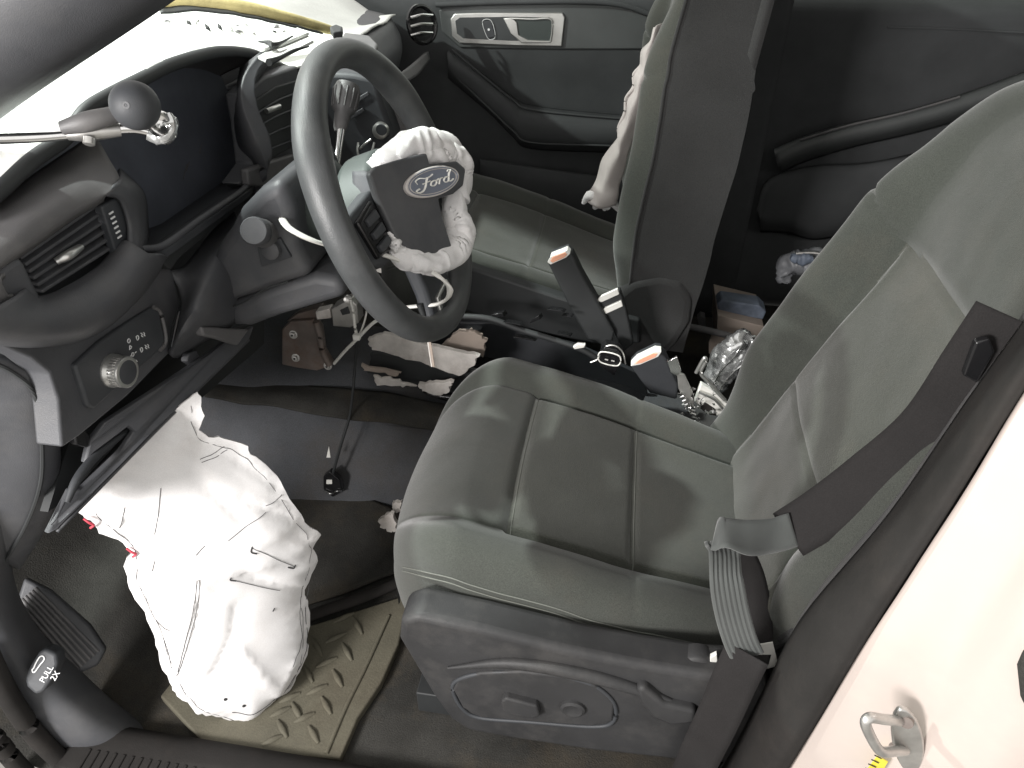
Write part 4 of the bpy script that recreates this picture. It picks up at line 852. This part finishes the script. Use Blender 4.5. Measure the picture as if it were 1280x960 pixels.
for a in (((314, 684), (340, 696), (368, 708)), ((290, 725), (320, 732), (350, 738)), ((332, 632), (344, 626), (352, 618)), ((285, 676), (310, 656), (332, 640)), ((250, 574), (268, 566), (280, 558)), ((252, 578), (272, 570), (284, 562)), ((249, 725), (246, 760), (236, 800), (220, 845)), ((246, 725), (242, 760), (232, 800), (222, 840)), ((201, 610), (198, 640), (193, 668)), ((194, 698), (192, 706), (190, 714)), ((156, 634), (153, 648), (149, 660)), ((245, 694), (250, 688), (256, 682)), ((195, 775), (205, 785), (212, 788)), ((205, 800), (210, 815), (214, 835))):
    kmark('printed_line', a, .0004)
cen = lambda i, k: (pc2[(i-k) % len(pc2)]+pc2[(i+k) % len(pc2)])/2
loop_ = []
for i in range(len(pc2)):
    a, b = pc2[(i-3) % len(pc2)], pc2[(i+3) % len(pc2)]; t2 = (b-a).normalized(); nn2 = V((-t2.y, t2.x)); c2 = cen(i, 2)
    for sg in (1, -1):
        c3 = c2+nn2*sg*.011
        if inside(c3.x, c3.y): break
    loop_.append(c3)
run = [p for p in loop_[2:140]]
tube('edge_seam', [k3d(p.x, p.y, kh(p.x, p.y, edist(p.x, p.y))+.0002) for p in run[::2]], .00045, 'dash_grey', ka, sides=5, n=200)
kmark('printed_mark', [(315, 683), (314, 690), (321, 692)], .0011, n=8); kmark('printed_mark', [(369, 706), (367, 710), (360, 709)], .0011, n=8)
kmark('printed_mark', [(289, 722), (288, 725), (295, 726)], .0009, n=8); kmark('printed_mark', [(343, 760), (341, 764)], .0009, n=4)
for p, q in ((282, 874), (305, 882)):
    x, y = k2s(p, q); lathe('printed_dot', k3d(x, y, kh(x, y, edist(x, y))), knn, [(-.001, .0026), (.0009, .0026), (.001, 0)], 'ink', ka, sides=12)
for p, q in ((110, 646), (163, 683)):
    x, y = k2d(p, q); tube('red_thread', [k3d(x-.004, y+.003, .006), k3d(x, y-.004, .008), k3d(x+.003, y-.010, .006), k3d(x-.002, y-.014, .004)], .0016, 'red_ink', ka, sides=6, n=14)

# joints between the dash mouldings
for nm, pts in (('panel_gap', [V(p)+V((.001, 0, 0)) for p in Lw[4]]), ('panel_gap', [X(p, q, -.8265) for p, q in ((226, 378), (216, 410), (212, 438))]), ('panel_gap', [X(p, q, -.8265) for p, q in ((120, 412), (160, 372), (206, 330))])):
    tube(nm, pts, .0013, 'black', dash, sides=6, n=40)
# ================================================================== passenger door
pd = thing('passenger_door', 'dark passenger door trim with silver framed handle', 'car door', (-.5, 1.58, 0))
D = lambda p, q, y=1.55: at(p, q, y=y)
xsd = (-1.05, -.85, -.65, -.45, -.25, -.08)
loft('door_skin', [[V((x, y, z)) for x in xsd] for y, z in ((1.64, .835), (1.60, .83), (1.565, .815), (1.555, .78), (1.56, .68), (1.575, .60), (1.585, .48), (1.58, .30), (1.575, .12), (1.60, .02))], 'door', pd, nu=30, nv=24, solid=.006)
prism('trim_band', [D(p, q, 1.553) for p, q in ((548, 12), (600, 8), (700, 6), (770, 8), (815, 18), (850, 26), (850, 62), (700, 62), (575, 60), (552, 40))], 'door_grey', pd, depth=.01, bevel=.004)
tube('belt_moulding', [D(p, q, 1.545) for p, q in ((545, 6), (620, 3), (720, 2), (775, 6), (812, 18), (840, 30))], .006, 'door', pd, sides=8, n=30)
bz = [(563, 24), (568, 17), (600, 16), (703, 16), (706, 22), (702, 58), (640, 57), (574, 54), (565, 46)]
bzi = [(569, 26), (575, 22), (640, 21), (687, 22), (687, 51), (640, 51), (579, 48), (571, 42)]
bez = prism('handle_bezel', [D(p, q, 1.546) for p, q in bz], 'satin', pd, depth=.008, bevel=.002)
prism('bezel_panel', [D(p, q, 1.5445) for p, q in bzi], 'door', bez, depth=.004, bevel=.001)
ls = prism('lock_switch', [D(p, q, 1.542) for p, q in ((603, 27), (614, 26), (619, 46), (610, 48), (606, 42))], 'dash_dark', bez, depth=.006, bevel=.0015)
tube('switch_outline', [D(p, q, 1.5415) for p, q in ((603, 27), (614, 26), (619, 46), (610, 48))], .0008, 'white_print', ls, sides=5, closed=True, n=24)
lathe('lock_symbol', D(611, 37, 1.5415), (0, -1, 0), [(0, .003), (.001, .003), (.001, 0)], 'white_print', ls, sides=10)
cup = prism('handle_cup', [D(p, q, 1.5435) for p, q in ((632, 23), (689, 24), (689, 52), (655, 52), (640, 42))], 'teal', bez, depth=.003, bevel=0)
prism('door_handle', [D(p, q, 1.54) for p, q in ((629, 23), (640, 22), (646, 28), (648, 44), (660, 50), (688, 51), (688, 54), (652, 54), (638, 42))], 'satin', bez, depth=.006, bevel=.002)
tube('handle_lip', [D(p, q, 1.541) for p, q in ((640, 23), (665, 24), (688, 24), (690, 38), (688, 52))], .0022, 'satin', bez, sides=8, n=20)
loft('armrest', [[D(p, q, y) for p, q in r] for r, y in (
    (((560, 62), (600, 88), (640, 120), (668, 132), (760, 142), (840, 146)), 1.575),
    (((560, 66), (598, 92), (640, 126), (664, 138), (760, 148), (840, 152)), 1.535),
    (((560, 76), (602, 108), (640, 142), (662, 156), (760, 163), (840, 166)), 1.515),
    (((560, 90), (610, 134), (640, 160), (664, 176), (760, 181), (840, 184)), 1.525),
    (((560, 98), (612, 142), (640, 170), (664, 186), (760, 191), (840, 194)), 1.575))], 'door', pd, nu=20, nv=30, solid=.006)
for r, y in (((565, 62), (598, 90), (640, 124), (664, 137), (760, 147), (800, 149)), 1.530), (((570, 96), (612, 136), (642, 164), (664, 178), (760, 182), (800, 184)), 1.522):
    tube('armrest_piping', [D(p, q, y) for p, q in r], .0026, 'door', pd, sides=8, n=40)
loft('map_pocket', [[D(p, q, y) for p, q in r] for r, y in ((((600, 200), (680, 212), (760, 222), (830, 226)), 1.57), (((600, 206), (680, 218), (760, 228), (830, 232)), 1.53), (((600, 280), (680, 292), (760, 300), (830, 304)), 1.53))], 'door', pd, nu=10, nv=16, solid=.006)
rd = thing('rear_door', 'unlit black rear door trim behind the front seats', 'car door', (.5, 1.58, 0))
xsr = (-.02, .2, .4, .6, .8, 1.1)
loft('door_skin', [[V((x, y, z)) for x in xsr] for y, z in ((1.64, .825), (1.60, .82), (1.57, .808), (1.56, .78), (1.57, .68), (1.585, .56), (1.59, .40), (1.58, .22), (1.575, .05), (1.60, -.02))], 'door', rd, nu=30, nv=20, solid=.006)
tube('belt_line', [D(p, q, 1.556) for p, q in ((1110, 34), (1180, 36), (1260, 40), (1340, 44))], .003, 'door', rd, sides=6, n=16)
ar = [(968, 190), (1000, 176), (1060, 158), (1130, 142), (1200, 122), (1290, 90)]
loft('grab_armrest', [[D(p, q-4, 1.56) for p, q in ar], [D(p, q, 1.50) for p, q in ar], [D(p+4, q+16, 1.49) for p, q in ar], [D(p+8, q+26, 1.56) for p, q in ar]], 'door_grey', rd, nu=12, nv=24, solid=.006)
tube('armrest_edge', [D(p, q-1, 1.497) for p, q in ar[1:5]], .003, 'dash_grey', rd, sides=6, n=20)
loft('door_pocket', [[D(p, q, y) for p, q in r] for r, y in ((((945, 262), (960, 225), (1010, 208), (1080, 204), (1150, 190)), 1.57), (((948, 268), (964, 232), (1012, 216), (1080, 210), (1150, 198)), 1.52), (((950, 276), (985, 274), (1020, 282), (1080, 262), (1150, 250)), 1.51), (((950, 290), (985, 292), (1020, 300), (1080, 290), (1150, 280)), 1.56))], 'door', rd, nu=14, nv=24, solid=.006)
cp_ = thing('centre_pillar', 'black centre pillar trim with belt guide beyond the passenger seat', 'pillar', (-.05, 1.55, 0))
loft('pillar_trim', [[V((x, 1.50+.02*abs(x+.05)*10*.2, z)) for z in (.0, .3, .6, .9, 1.38)] for x in (-.12, -.08, 0, .04)], 'door', cp_, nu=8, nv=14, solid=.02)
tube('guide_rail', [D(p, q, 1.495) for p, q in ((966, 20), (954, 45), (941, 74))], [.006, .005, .004], 'satin', cp_, sides=8, n=14)
prism('belt_guide', [D(p, q, 1.49) for p, q in ((958, 4), (972, 10), (974, 22), (962, 26), (952, 18))], 'gloss_black', cp_, depth=.012, bevel=.003)
wg = struct(obj('window_glass', [(-.95, 1.60, .82), (-.12, 1.60, .82), (-.12, 1.52, 1.36), (-.35, 1.52, 1.36)], [(0, 1, 2, 3)], 'glass', None, smooth=False))
wg = struct(obj('window_glass', [(.04, 1.60, .80), (1.0, 1.60, .80), (1.0, 1.52, 1.36), (.04, 1.52, 1.36)], [(0, 1, 2, 3)], 'glass', None, smooth=False))

# ================================================================== driver belt
def facing(pts): 
    out = []
    for i, p in enumerate(pts):
        t = pts[min(i+1, len(pts)-1)]-pts[max(i-1, 0)]; out.append(t.cross(CP-p).normalized())
    return out
sb = thing('driver_seat_belt', 'dark slack seat belt crossing the driver backrest to the door sill', 'seat belt', (0, .16, .3))
p_ = [at(*v[:2], y=v[2]) for v in ((1262, 395, .19), (1222, 452, .19), (1160, 538, .195), (1085, 600, .20), (1030, 640, .205), (985, 668, .21))]
ribbon('shoulder_strap', p_, facing(p_), 'belt', sb, width=.056, n=50)
prism('strap_guide', [at(p, q, y=.178) for p, q in ((1220, 428), (1238, 424), (1244, 440), (1222, 480), (1204, 470))], 'gloss_black', sb, depth=.008, bevel=.002)
p_ = [at(*v[:2], y=v[2]) for v in ((992, 662, .208), (965, 670, .20), (935, 672, .185), (908, 666, .180), (893, 668, .185))]
s_ = facing(p_); s_ = [V((.10, .55, .85)), V((.05, .6, .8)), V((.0, .85, .45)), V((-.1, .95, .1)), V((-.2, .95, -.2))]
ribbon('folded_strap', p_, s_, 'belt_lit', sb, width=.040, n=30)
p_ = [at(*v[:2], y=v[2]) for v in ((902, 676, .19), (906, 694, .168), (908, 725, .145), (915, 765, .135), (925, 800, .13), (935, 822, .125))]
s_ = [V((.35, .9, 0)), V((.8, .6, -.1)), V((.95, .25, -.1)), V((.95, .1, -.25)), V((.95, .0, -.3)), V((.95, 0, -.3))]
ribbon('lap_strap', p_, s_, 'belt_lit', sb, width=.038, n=50, nw=24, prof=lambda u, f: .0009*math.cos(u*math.pi*7))
p_ = [at(*v[:2], y=v[2]) for v in ((934, 816, .122), (918, 850, .112), (896, 900, .105), (872, 950, .10), (850, 1000, .10))]
ribbon('anchor_strap', p_, facing(p_), 'belt', sb, width=.050, n=40)
p_ = [at(*v[:2], y=v[2]) for v in ((905, 672, .21), (925, 690, .215), (940, 720, .215), (948, 760, .20), (950, 800, .17), (945, 825, .15))]
ribbon('inner_strap', p_, facing(p_), 'belt', sb, width=.030, n=40)
bt = tag(prism('belt_tag', [at(p, q, y=.155) for p, q in ((943, 807), (966, 803), (972, 828), (980, 830), (952, 838), (944, 826))], 'white_plastic', None, depth=.0012, bevel=0), 'white fabric tag beside the belt near the seat base', 'tag')
tag(prism('white_clip', [at(p, q, y=.150) for p, q in ((888, 822), (896, 818), (897, 826), (892, 836), (887, 832))], 'white_plastic', None, depth=.006, bevel=.001), 'small white clip left of the belt at the seat hinge', 'clip')
lathe('hinge_cap', at(872, 835, y=.15), (0, -1, .1), [(-.02, .022), (0, .022), (.004, .018), (.004, 0)], 'shield', seat, sides=20)
sd = thing('seat_side_pocket', 'grey cloth flap along the outer side of the driver backrest', 'cloth flap', (.0, .18, .4))
loft('flap', [[at(p, q, y=y) for p, q, y in r] for r in (((955, 745, .21), (985, 715, .21), (1040, 690, .20), (1100, 640, .20), (1200, 520, .205)), ((950, 790, .195), (985, 770, .185), (1040, 730, .18), (1110, 660, .18), (1205, 540, .19)), ((960, 815, .21), (995, 820, .195), (1050, 760, .19), (1120, 680, .19), (1210, 560, .20)))], 'fabric', sd, nu=14, nv=30, wob=.006, wsc=20, solid=.004)
tube('flap_piping', [at(p, q, y=.178) for p, q in ((975, 800), (1020, 755), (1075, 705), (1130, 645), (1190, 570))], .004, 'fabric_side', sd, sides=8, n=30)
tag(prism('cardboard_scrap', [at(p, q, y=.15) for p, q in ((1034, 766), (1066, 730), (1058, 752), (1048, 764))], 'foam', None, depth=.002, bevel=0), 'small beige scrap wedged between backrest and weatherstrip', 'scrap')

# ================================================================== buckles between the seats
def buckle(name, label, body, cap, y, m='black'):
    b = thing(name, label, 'buckle', at(*body[0], y=y), 'seat belt buckles between the seats')
    prism('buckle_body', [at(p, q, y=y) for p, q in body], m, b, depth=.032, bevel=.004)
    c = prism('buckle_rim', [at(p, q, y=y-.004) for p, q in cap], 'dash_dark', b, depth=.030, bevel=.002)
    cc = sum((V(at(p, q, y=y-.006)) for p, q in cap), V())/len(cap)
    prism('button_edge', [cc+(V(at(p, q, y=y-.006))-cc)*.98 for p, q in cap], 'white_plastic', c, depth=.02, bevel=.0006)
    prism('release_button', [cc+(V(at(p, q, y=y-.0075))-cc)*.74 for p, q in cap], 'orange', c, depth=.02, bevel=.0008)
    return b
buckle('seat_belt_buckle', 'tall black buckle with orange button beside the passenger cushion', ((685, 330), (714, 316), (728, 345), (748, 380), (768, 415), (764, 436), (735, 425), (712, 385)), ((684, 328), (688, 321), (709, 313), (713, 317), (708, 322), (688, 331)), .79)
buckle('seat_belt_buckle', 'short black buckle with orange button beside the driver cushion', ((788, 458), (824, 440), (832, 448), (848, 482), (846, 500), (812, 492)), ((788, 458), (796, 450), (819, 439), (827, 440), (823, 446), (800, 456)), .72, 'dash_dark')
tg = thing('belt_tongue', 'pair of white belt tongue plates beside the passenger buckle', 'belt tongue', at(760, 375, y=.80))
for d in (0, 15): prism('tongue', [at(p+d*.3, q+d, y=.80) for p, q in ((746, 376), (752, 370), (772, 361), (774, 368), (752, 378))], 'white_plastic', tg, depth=.006, bevel=.001)
prism('tongue_sleeve', [at(p, q, y=.805) for p, q in ((745, 376), (775, 364), (782, 385), (792, 430), (780, 440), (756, 395))], 'black', tg, depth=.02, bevel=.003)

# ================================================================== torn centre console
cc = thing('centre_console_base', 'black broken console base between the two front seats', 'console', (-.5, .82, 0))
prism('base_tray', [(-.78, .73, .14), (-.78, .73, .21), (-.55, .73, .20), (-.25, .73, .16), (-.15, .73, .10), (-.15, .73, .04)], 'gloss_black', cc, depth=.17, d=(0, 1, 0), bevel=.008)
for i, (p, q, l, a, h) in enumerate(((694, 389, 16, -.12, .003), (708, 396, 10, -.1, .002), (668, 402, 12, .5, .010), (640, 405, 18, -.15, .002), (655, 424, 22, -.12, .003), (704, 419, 14, -.2, .002), (620, 396, 16, .1, .008), (590, 412, 14, -.1, .002))):
    d = V((math.cos(a), 0, math.sin(a))); c = V(at(p, q, y=.74+.004*i))
    prism('broken_rib', [c-d*l*.001, c+d*l*.001, c+d*l*.0007+V((0, 0, h)), c-d*l*.0005+V((0, 0, h*.6))], 'gloss_black', cc, depth=.02, d=(.2, 1, -.2), bevel=.0006)
prism('console_wall', [(-.80, .745, .12), (-.78, .745, .25), (-.62, .745, .275), (-.50, .745, .25), (-.36, .745, .235), (-.22, .745, .17), (-.18, .745, .06)], 'black', cc, depth=.012, d=(0, 1, 0), bevel=.003)
prism('console_far_wall', [(-.80, .885, .12), (-.78, .885, .27), (-.55, .885, .29), (-.36, .885, .25), (-.22, .885, .19), (-.18, .885, .06)], 'dash_dark', cc, depth=.012, d=(0, 1, 0), bevel=.003)
tube('harness', [at(p, q, y=.76) for p, q in ((560, 395), (610, 398), (650, 412), (690, 424), (725, 436), (750, 450))], .006, 'black', cc, sides=8, n=30)
tag(prism('white_plug', [at(p, q, y=.74) for p, q in ((716, 434), (722, 430), (732, 431), (730, 435), (718, 437))], 'white_plastic', None, depth=.008, bevel=.0015), 'tiny white plug on the black console base', 'plug')
cn = thing('wire_connector', 'square black connector with white rim behind the driver cushion', 'connector', at(762, 448, y=.73))
prism('housing', [at(p, q, y=.73) for p, q in ((750, 440), (756, 434), (772, 438), (776, 444), (774, 458), (768, 470), (750, 458))], 'gloss_black', cn, depth=.03, bevel=.002)
tube('rim', [at(p, q, y=.727) for p, q in ((751, 440), (774, 445), (772, 457), (750, 452))], .0014, 'white_plastic', cn, closed=True, sides=6, n=28)
for d in (0, 8): tube('pin', [at(756+d, 449+d*.2, y=.726), at(760+d, 450+d*.2, y=.726)], .0016, 'zinc', cn, sides=6, n=4)
tube('lead', [at(p, q, y=.735) for p, q in ((738, 453), (748, 448), (756, 434), (768, 432), (778, 440), (782, 455))], .0015, 'zinc', cn, sides=6, n=24)
# metal bracket of the dash support
br = thing('dash_bracket', 'brown steel dash support bracket with two bolts', 'bracket', at(380, 440, y=.78))
prism('plate', [at(p, q, y=.70) for p, q in ((352, 412), (362, 402), (392, 400), (400, 412), (404, 440), (414, 458), (396, 464), (370, 460), (352, 456))], 'steel', br, depth=.02, bevel=.003)
tube('flange', [at(p, q, y=.695) for p, q in ((395, 402), (400, 418), (404, 440), (412, 456))], .007, 'steel', br, sides=8, n=20)
for p, q in ((367, 418), (370, 447), (410, 457)):
    bo_ = lathe('bolt', at(p, q, y=.70), (0, -1, .25), [(-.002, .0085), (.002, .0085), (.0025, .0055), (.007, .005), (.0075, 0)], 'zinc', br, sides=14)
    lathe('socket', V(at(p, q, y=.70))+V((0, -.0075, .002)), (0, -1, .25), [(-.001, .0022), (.0006, .0022), (.0006, 0)], 'black', bo_, sides=8)
prism('upper_gusset', [at(p, q, y=.71) for p, q in ((358, 402), (372, 392), (400, 384), (404, 396), (392, 402))], 'steel', br, depth=.02, bevel=.002)
mx = thing('control_module', 'pale metal module box under the steering column', 'module', at(420, 390, y=.68))
prism('case', [at(p, q, y=.66) for p, q in ((414, 386), (438, 374), (446, 382), (448, 404), (438, 410), (416, 408))], 'zinc', mx, depth=.03, bevel=.002)
prism('case_slot', [at(p, q, y=.657) for p, q in ((425, 388), (434, 384), (437, 392), (428, 394))], 'black', mx, depth=.004, bevel=0)
prism('side_plug', [at(p, q, y=.665) for p, q in ((394, 390), (412, 386), (414, 398), (396, 400))], 'foam', mx, depth=.02, bevel=.002)
lathe('key_barrel', at(435, 374, y=.65), (.3, -.8, .3), [(0, .008), (.008, .0078), (.010, .004), (.010, 0)], 'zinc', mx, sides=16)
z2 = thing('hanging_cable_tie', 'white cable tie hanging under the steering column', 'cable tie', at(440, 430, y=.62))
tube('tail', [at(p, q, y=.60) for p, q in ((418, 454), (432, 438), (450, 420), (466, 404), (480, 396))], .0048, 'white_plastic', z2, sides=8, n=24, sy=.6)
tube('strap', [at(p, q, y=.605) for p, q in ((438, 374), (442, 390), (444, 410), (447, 422))], .004, 'white_plastic', z2, sides=8, n=20, sy=.6)
box('tie_head', at(446, 421, y=.598), (.012, .009, .010), 'white_plastic', z2, bevel=.001)
tube('loop', [at(p, q, y=.61) for p, q in ((452, 372), (458, 386), (456, 400), (452, 412), (448, 420))], .0028, 'white_plastic', z2, sides=8, n=20, sy=.6)
# torn foam on the tunnel
def torn(name, label, pts, y, m='foam', depth=.012):
    random.seed(len(label)); P = []
    for i, a in enumerate(pts):
        b = pts[(i+1) % len(pts)]
        for k in range(5):
            f = k/5; P.append(at(a[0]+(b[0]-a[0])*f+random.uniform(-2, 2), a[1]+(b[1]-a[1])*f+random.uniform(-1.6, 1.6), y=y))
    return tag(prism(name, P, m, None, depth=depth, bevel=.0015), label, 'torn foam')
torn('torn_foam_strip', 'long pale torn foam strip lying on the floor tunnel', ((460, 424), (478, 417), (520, 428), (560, 436), (598, 446), (590, 460), (572, 470), (540, 458), (500, 446), (464, 438)), .72)
torn('torn_foam_piece', 'brownish torn foam piece right of the steering wheel bottom', ((552, 432), (572, 414), (590, 414), (608, 426), (604, 446), (580, 440)), .76, 'cardboard')
torn('torn_foam_flake', 'small pale flake below the long foam strip', ((522, 482), (540, 480), (566, 478), (560, 490), (546, 496), (530, 490)), .69)
torn('torn_foam_patch', 'grey torn patch at the tunnel edge under the wheel', ((466, 470), (492, 474), (520, 482), (500, 484), (470, 482)), .70, 'foam', .006)
torn('brown_trim_shard', 'flat brown trim shard on the floor tunnel', ((452, 456), (500, 466), (496, 470), (456, 462)), .71, 'cardboard', .006)
torn('dark_trim_shard', 'dark torn trim under the long foam strip', ((464, 440), (520, 450), (576, 470), (560, 480), (500, 472), (462, 460)), .735, 'black', .01)
hw = thing('hanging_wire', 'thin black wire dangling over the tunnel with a white tag', 'wire', at(440, 500, y=.66))
tube('lead', [at(p, q, y=y) for p, q, y in ((448, 418, .66), (444, 455, .66), (441, 490, .64), (437, 520, .63), (428, 550, .61), (418, 585, .60), (413, 605, .60))], .0028, 'black', hw, sides=8, n=50)
prism('plug_body', [at(p, q, y=.595) for p, q in ((404, 596), (412, 590), (424, 600), (428, 614), (416, 622), (404, 612))], 'gloss_black', hw, depth=.014, bevel=.002)
prism('white_label', [at(p, q, y=.592) for p, q in ((408, 600), (415, 600), (415, 605), (408, 605))], 'white_plastic', hw, depth=.001, bevel=0)
prism('white_sliver', [at(p, q, y=.597) for p, q in ((411, 558), (413, 572), (408, 572))], 'white_plastic', hw, depth=.001, bevel=0)
tube('plug_glint', [at(p, q, y=.592) for p, q in ((406, 614), (414, 617), (420, 614), (427, 614))], .0018, 'chrome', hw, sides=6, n=14)
torn('foam_crumb', 'white foam crumb at the front of the driver cushion', ((473, 652), (480, 645), (492, 642), (496, 662), (488, 666), (476, 660)), .42, 'foam', .008)
torn('foam_chip', 'small white foam chip above the crumb at the cushion front', ((490, 630), (500, 628), (502, 640), (493, 640)), .44, 'foam', .008)

# ================================================================== debris behind the driver seat
pk = thing('crumpled_plastic_wrap', 'shiny crumpled clear wrap beside the driver backrest', 'plastic wrap', at(915, 470, y=.72))
crumple('wrap', [at(p, q, y=.74) for p, q in ((886, 492), (900, 468), (918, 442), (932, 430), (944, 428))], [.010, .026, .030, .024, .012], 'clear_film', pk, amp=.012, fr=44, n=40, sides=24)
for pts in (((890, 485), (902, 462), (918, 446), (930, 428)), ((896, 492), (912, 470), (928, 456), (938, 450))):
    tube('wrap_edge', [at(p, q, y=.705) for p, q in pts], .0016, 'chrome', pk, sides=6, n=20)
mb = thing('metal_latch', 'bright metal latch bracket behind the driver cushion', 'latch', at(850, 470, y=.68))
prism('latch_plate', [at(p, q, y=.68) for p, q in ((834, 452), (846, 446), (852, 464), (846, 470), (838, 466))], 'chrome', mb, depth=.006, bevel=.001)
prism('latch_arm', [at(p, q, y=.685) for p, q in ((846, 466), (856, 470), (866, 492), (868, 508), (860, 512), (848, 486))], 'zinc', mb, depth=.008, bevel=.0015)
tube('latch_lever', [at(p, q, y=.682) for p, q in ((870, 466), (880, 448), (882, 452), (876, 466), (886, 478), (906, 500))], .0035, 'satin', mb, sides=8, n=30)
tube('latch_spring', [at(850+i*1.5+(3 if i % 2 else -3), 492+i*2.4, y=.678) for i in range(16)], .0016, 'chrome', mb, sides=6, n=70)
wb_ = thing('white_tray', 'small white plastic tray between latch and backrest', 'tray', at(895, 505, y=.70))
prism('tray_base', [at(p, q, y=.70) for p, q in ((868, 502), (876, 480), (890, 488), (912, 508), (898, 520), (884, 518))], 'white_plastic', wb_, depth=.012, bevel=.002)
prism('tray_recess', [at(p, q, y=.697) for p, q in ((872, 508), (882, 504), (894, 512), (895, 520), (884, 518))], 'rubber', wb_, depth=.006, bevel=.001)
tube('tray_bar', [at(p, q, y=.695) for p, q in ((874, 490), (892, 498), (906, 512), (912, 506))], .003, 'satin', wb_, sides=6, n=16)
random.seed(11); vs = []; fs = []
for i in range(60):
    c = V(at(868+random.gauss(0, 11), 512+random.gauss(0, 11), y=.66+random.random()*.03)); s = .002+random.random()*.005
    a = V((random.uniform(-1, 1), random.uniform(-1, 1), random.uniform(-1, 1))).normalized(); b = a.orthogonal().normalized()
    k = len(vs); vs += [c-a*s, c+b*s*.5, c+a*s, c-b*s*.5+a.cross(b)*s*.4]; fs += [(k, k+1, k+2), (k, k+2, k+3), (k, k+1, k+3), (k+1, k+2, k+3)]
gs_ = obj('metal_scraps', vs, fs, 'chrome', None, smooth=False); gs_['kind'] = 'stuff'; gs_['label'] = 'scattered shiny metal scraps behind the driver cushion'
tag(tube('seat_frame_bar', [at(p, q, y=.66) for p, q in ((876, 542), (896, 538), (920, 530), (930, 524))], .006, 'dash_grey', None, sides=8, n=16), 'grey metal bar at the hinge between cushion and backrest', 'metal bar')
# boxes on the rear floor
bx_ = thing('cardboard_box', 'beige cardboard box on the rear floor behind the driver backrest', 'box', at(920, 420, y=1.15))
prism('box_body', [at(p, q, y=1.15) for p, q in ((897, 394), (955, 408), (950, 430), (935, 445), (895, 432))], 'cardboard', bx_, depth=.16, bevel=.002)
prism('box_flap', [at(p, q, y=1.10) for p, q in ((886, 428), (890, 418), (912, 424), (922, 436), (910, 446), (886, 442))], 'cardboard', bx_, depth=.004, bevel=.001)
tag(prism('blue_package', [at(p, q, y=1.18) for p, q in ((896, 380), (902, 375), (950, 382), (958, 390), (954, 400), (898, 390))], 'blue_print', None, depth=.05, bevel=.004), 'blue printed package lying on the cardboard box', 'package')
tag(tube('rear_bracket_bar', [at(p, q, y=1.08) for p, q in ((860, 408), (880, 412), (905, 418), (925, 424))], .008, 'dash_grey', None, sides=8, n=14), 'grey bar running behind the passenger hinge cover to the box', 'metal bar')
tag(prism('grey_cup_lid', [at(p, q, y=1.2) for p, q in ((872, 400), (876, 396), (882, 398), (882, 408), (874, 409))], 'dash_grey', None, depth=.03, bevel=.002), 'small grey cap left of the cardboard box', 'cap')
bg_ = thing('plastic_bag', 'crumpled grey plastic bag with blue print behind the backrest edge', 'bag', at(1000, 330, y=1.2))
crumple('bag_body', [at(p, q, y=1.2) for p, q in ((980, 352), (985, 335), (1000, 328), (1020, 325), (1040, 330))], [.010, .022, .026, .024, .016], 'dull_film', bg_, amp=.014, fr=30, n=40, sides=20)
crumple('blue_patch', [at(p, q, y=1.17) for p, q in ((990, 322), (1003, 324), (1016, 322))], [.006, .014, .008], 'blue_print', bg_, amp=.006, fr=50, n=20, sides=14)
tube('bag_edge', [at(p, q, y=1.17) for p, q in ((995, 317), (1015, 316), (1035, 320), (1050, 324))], .003, 'zinc', bg_, sides=6, n=14)
rs = thing('rear_bench', 'black rear bench seat in deep shade', 'rear seat', (.9, .8, 0))
prism('bench_cushion', [(.62, .16, .12), (.60, .16, .34), (.70, .16, .37), (1.15, .16, .33), (1.15, .16, .12)], 'fabric_side', rs, depth=1.3, d=(0, 1, 0), bevel=.03)
prism('bench_back', [(1.12, .16, .30), (1.35, .16, .92), (1.45, .16, .92), (1.45, .16, .2)], 'fabric_side', rs, depth=1.3, d=(0, 1, 0), bevel=.03)
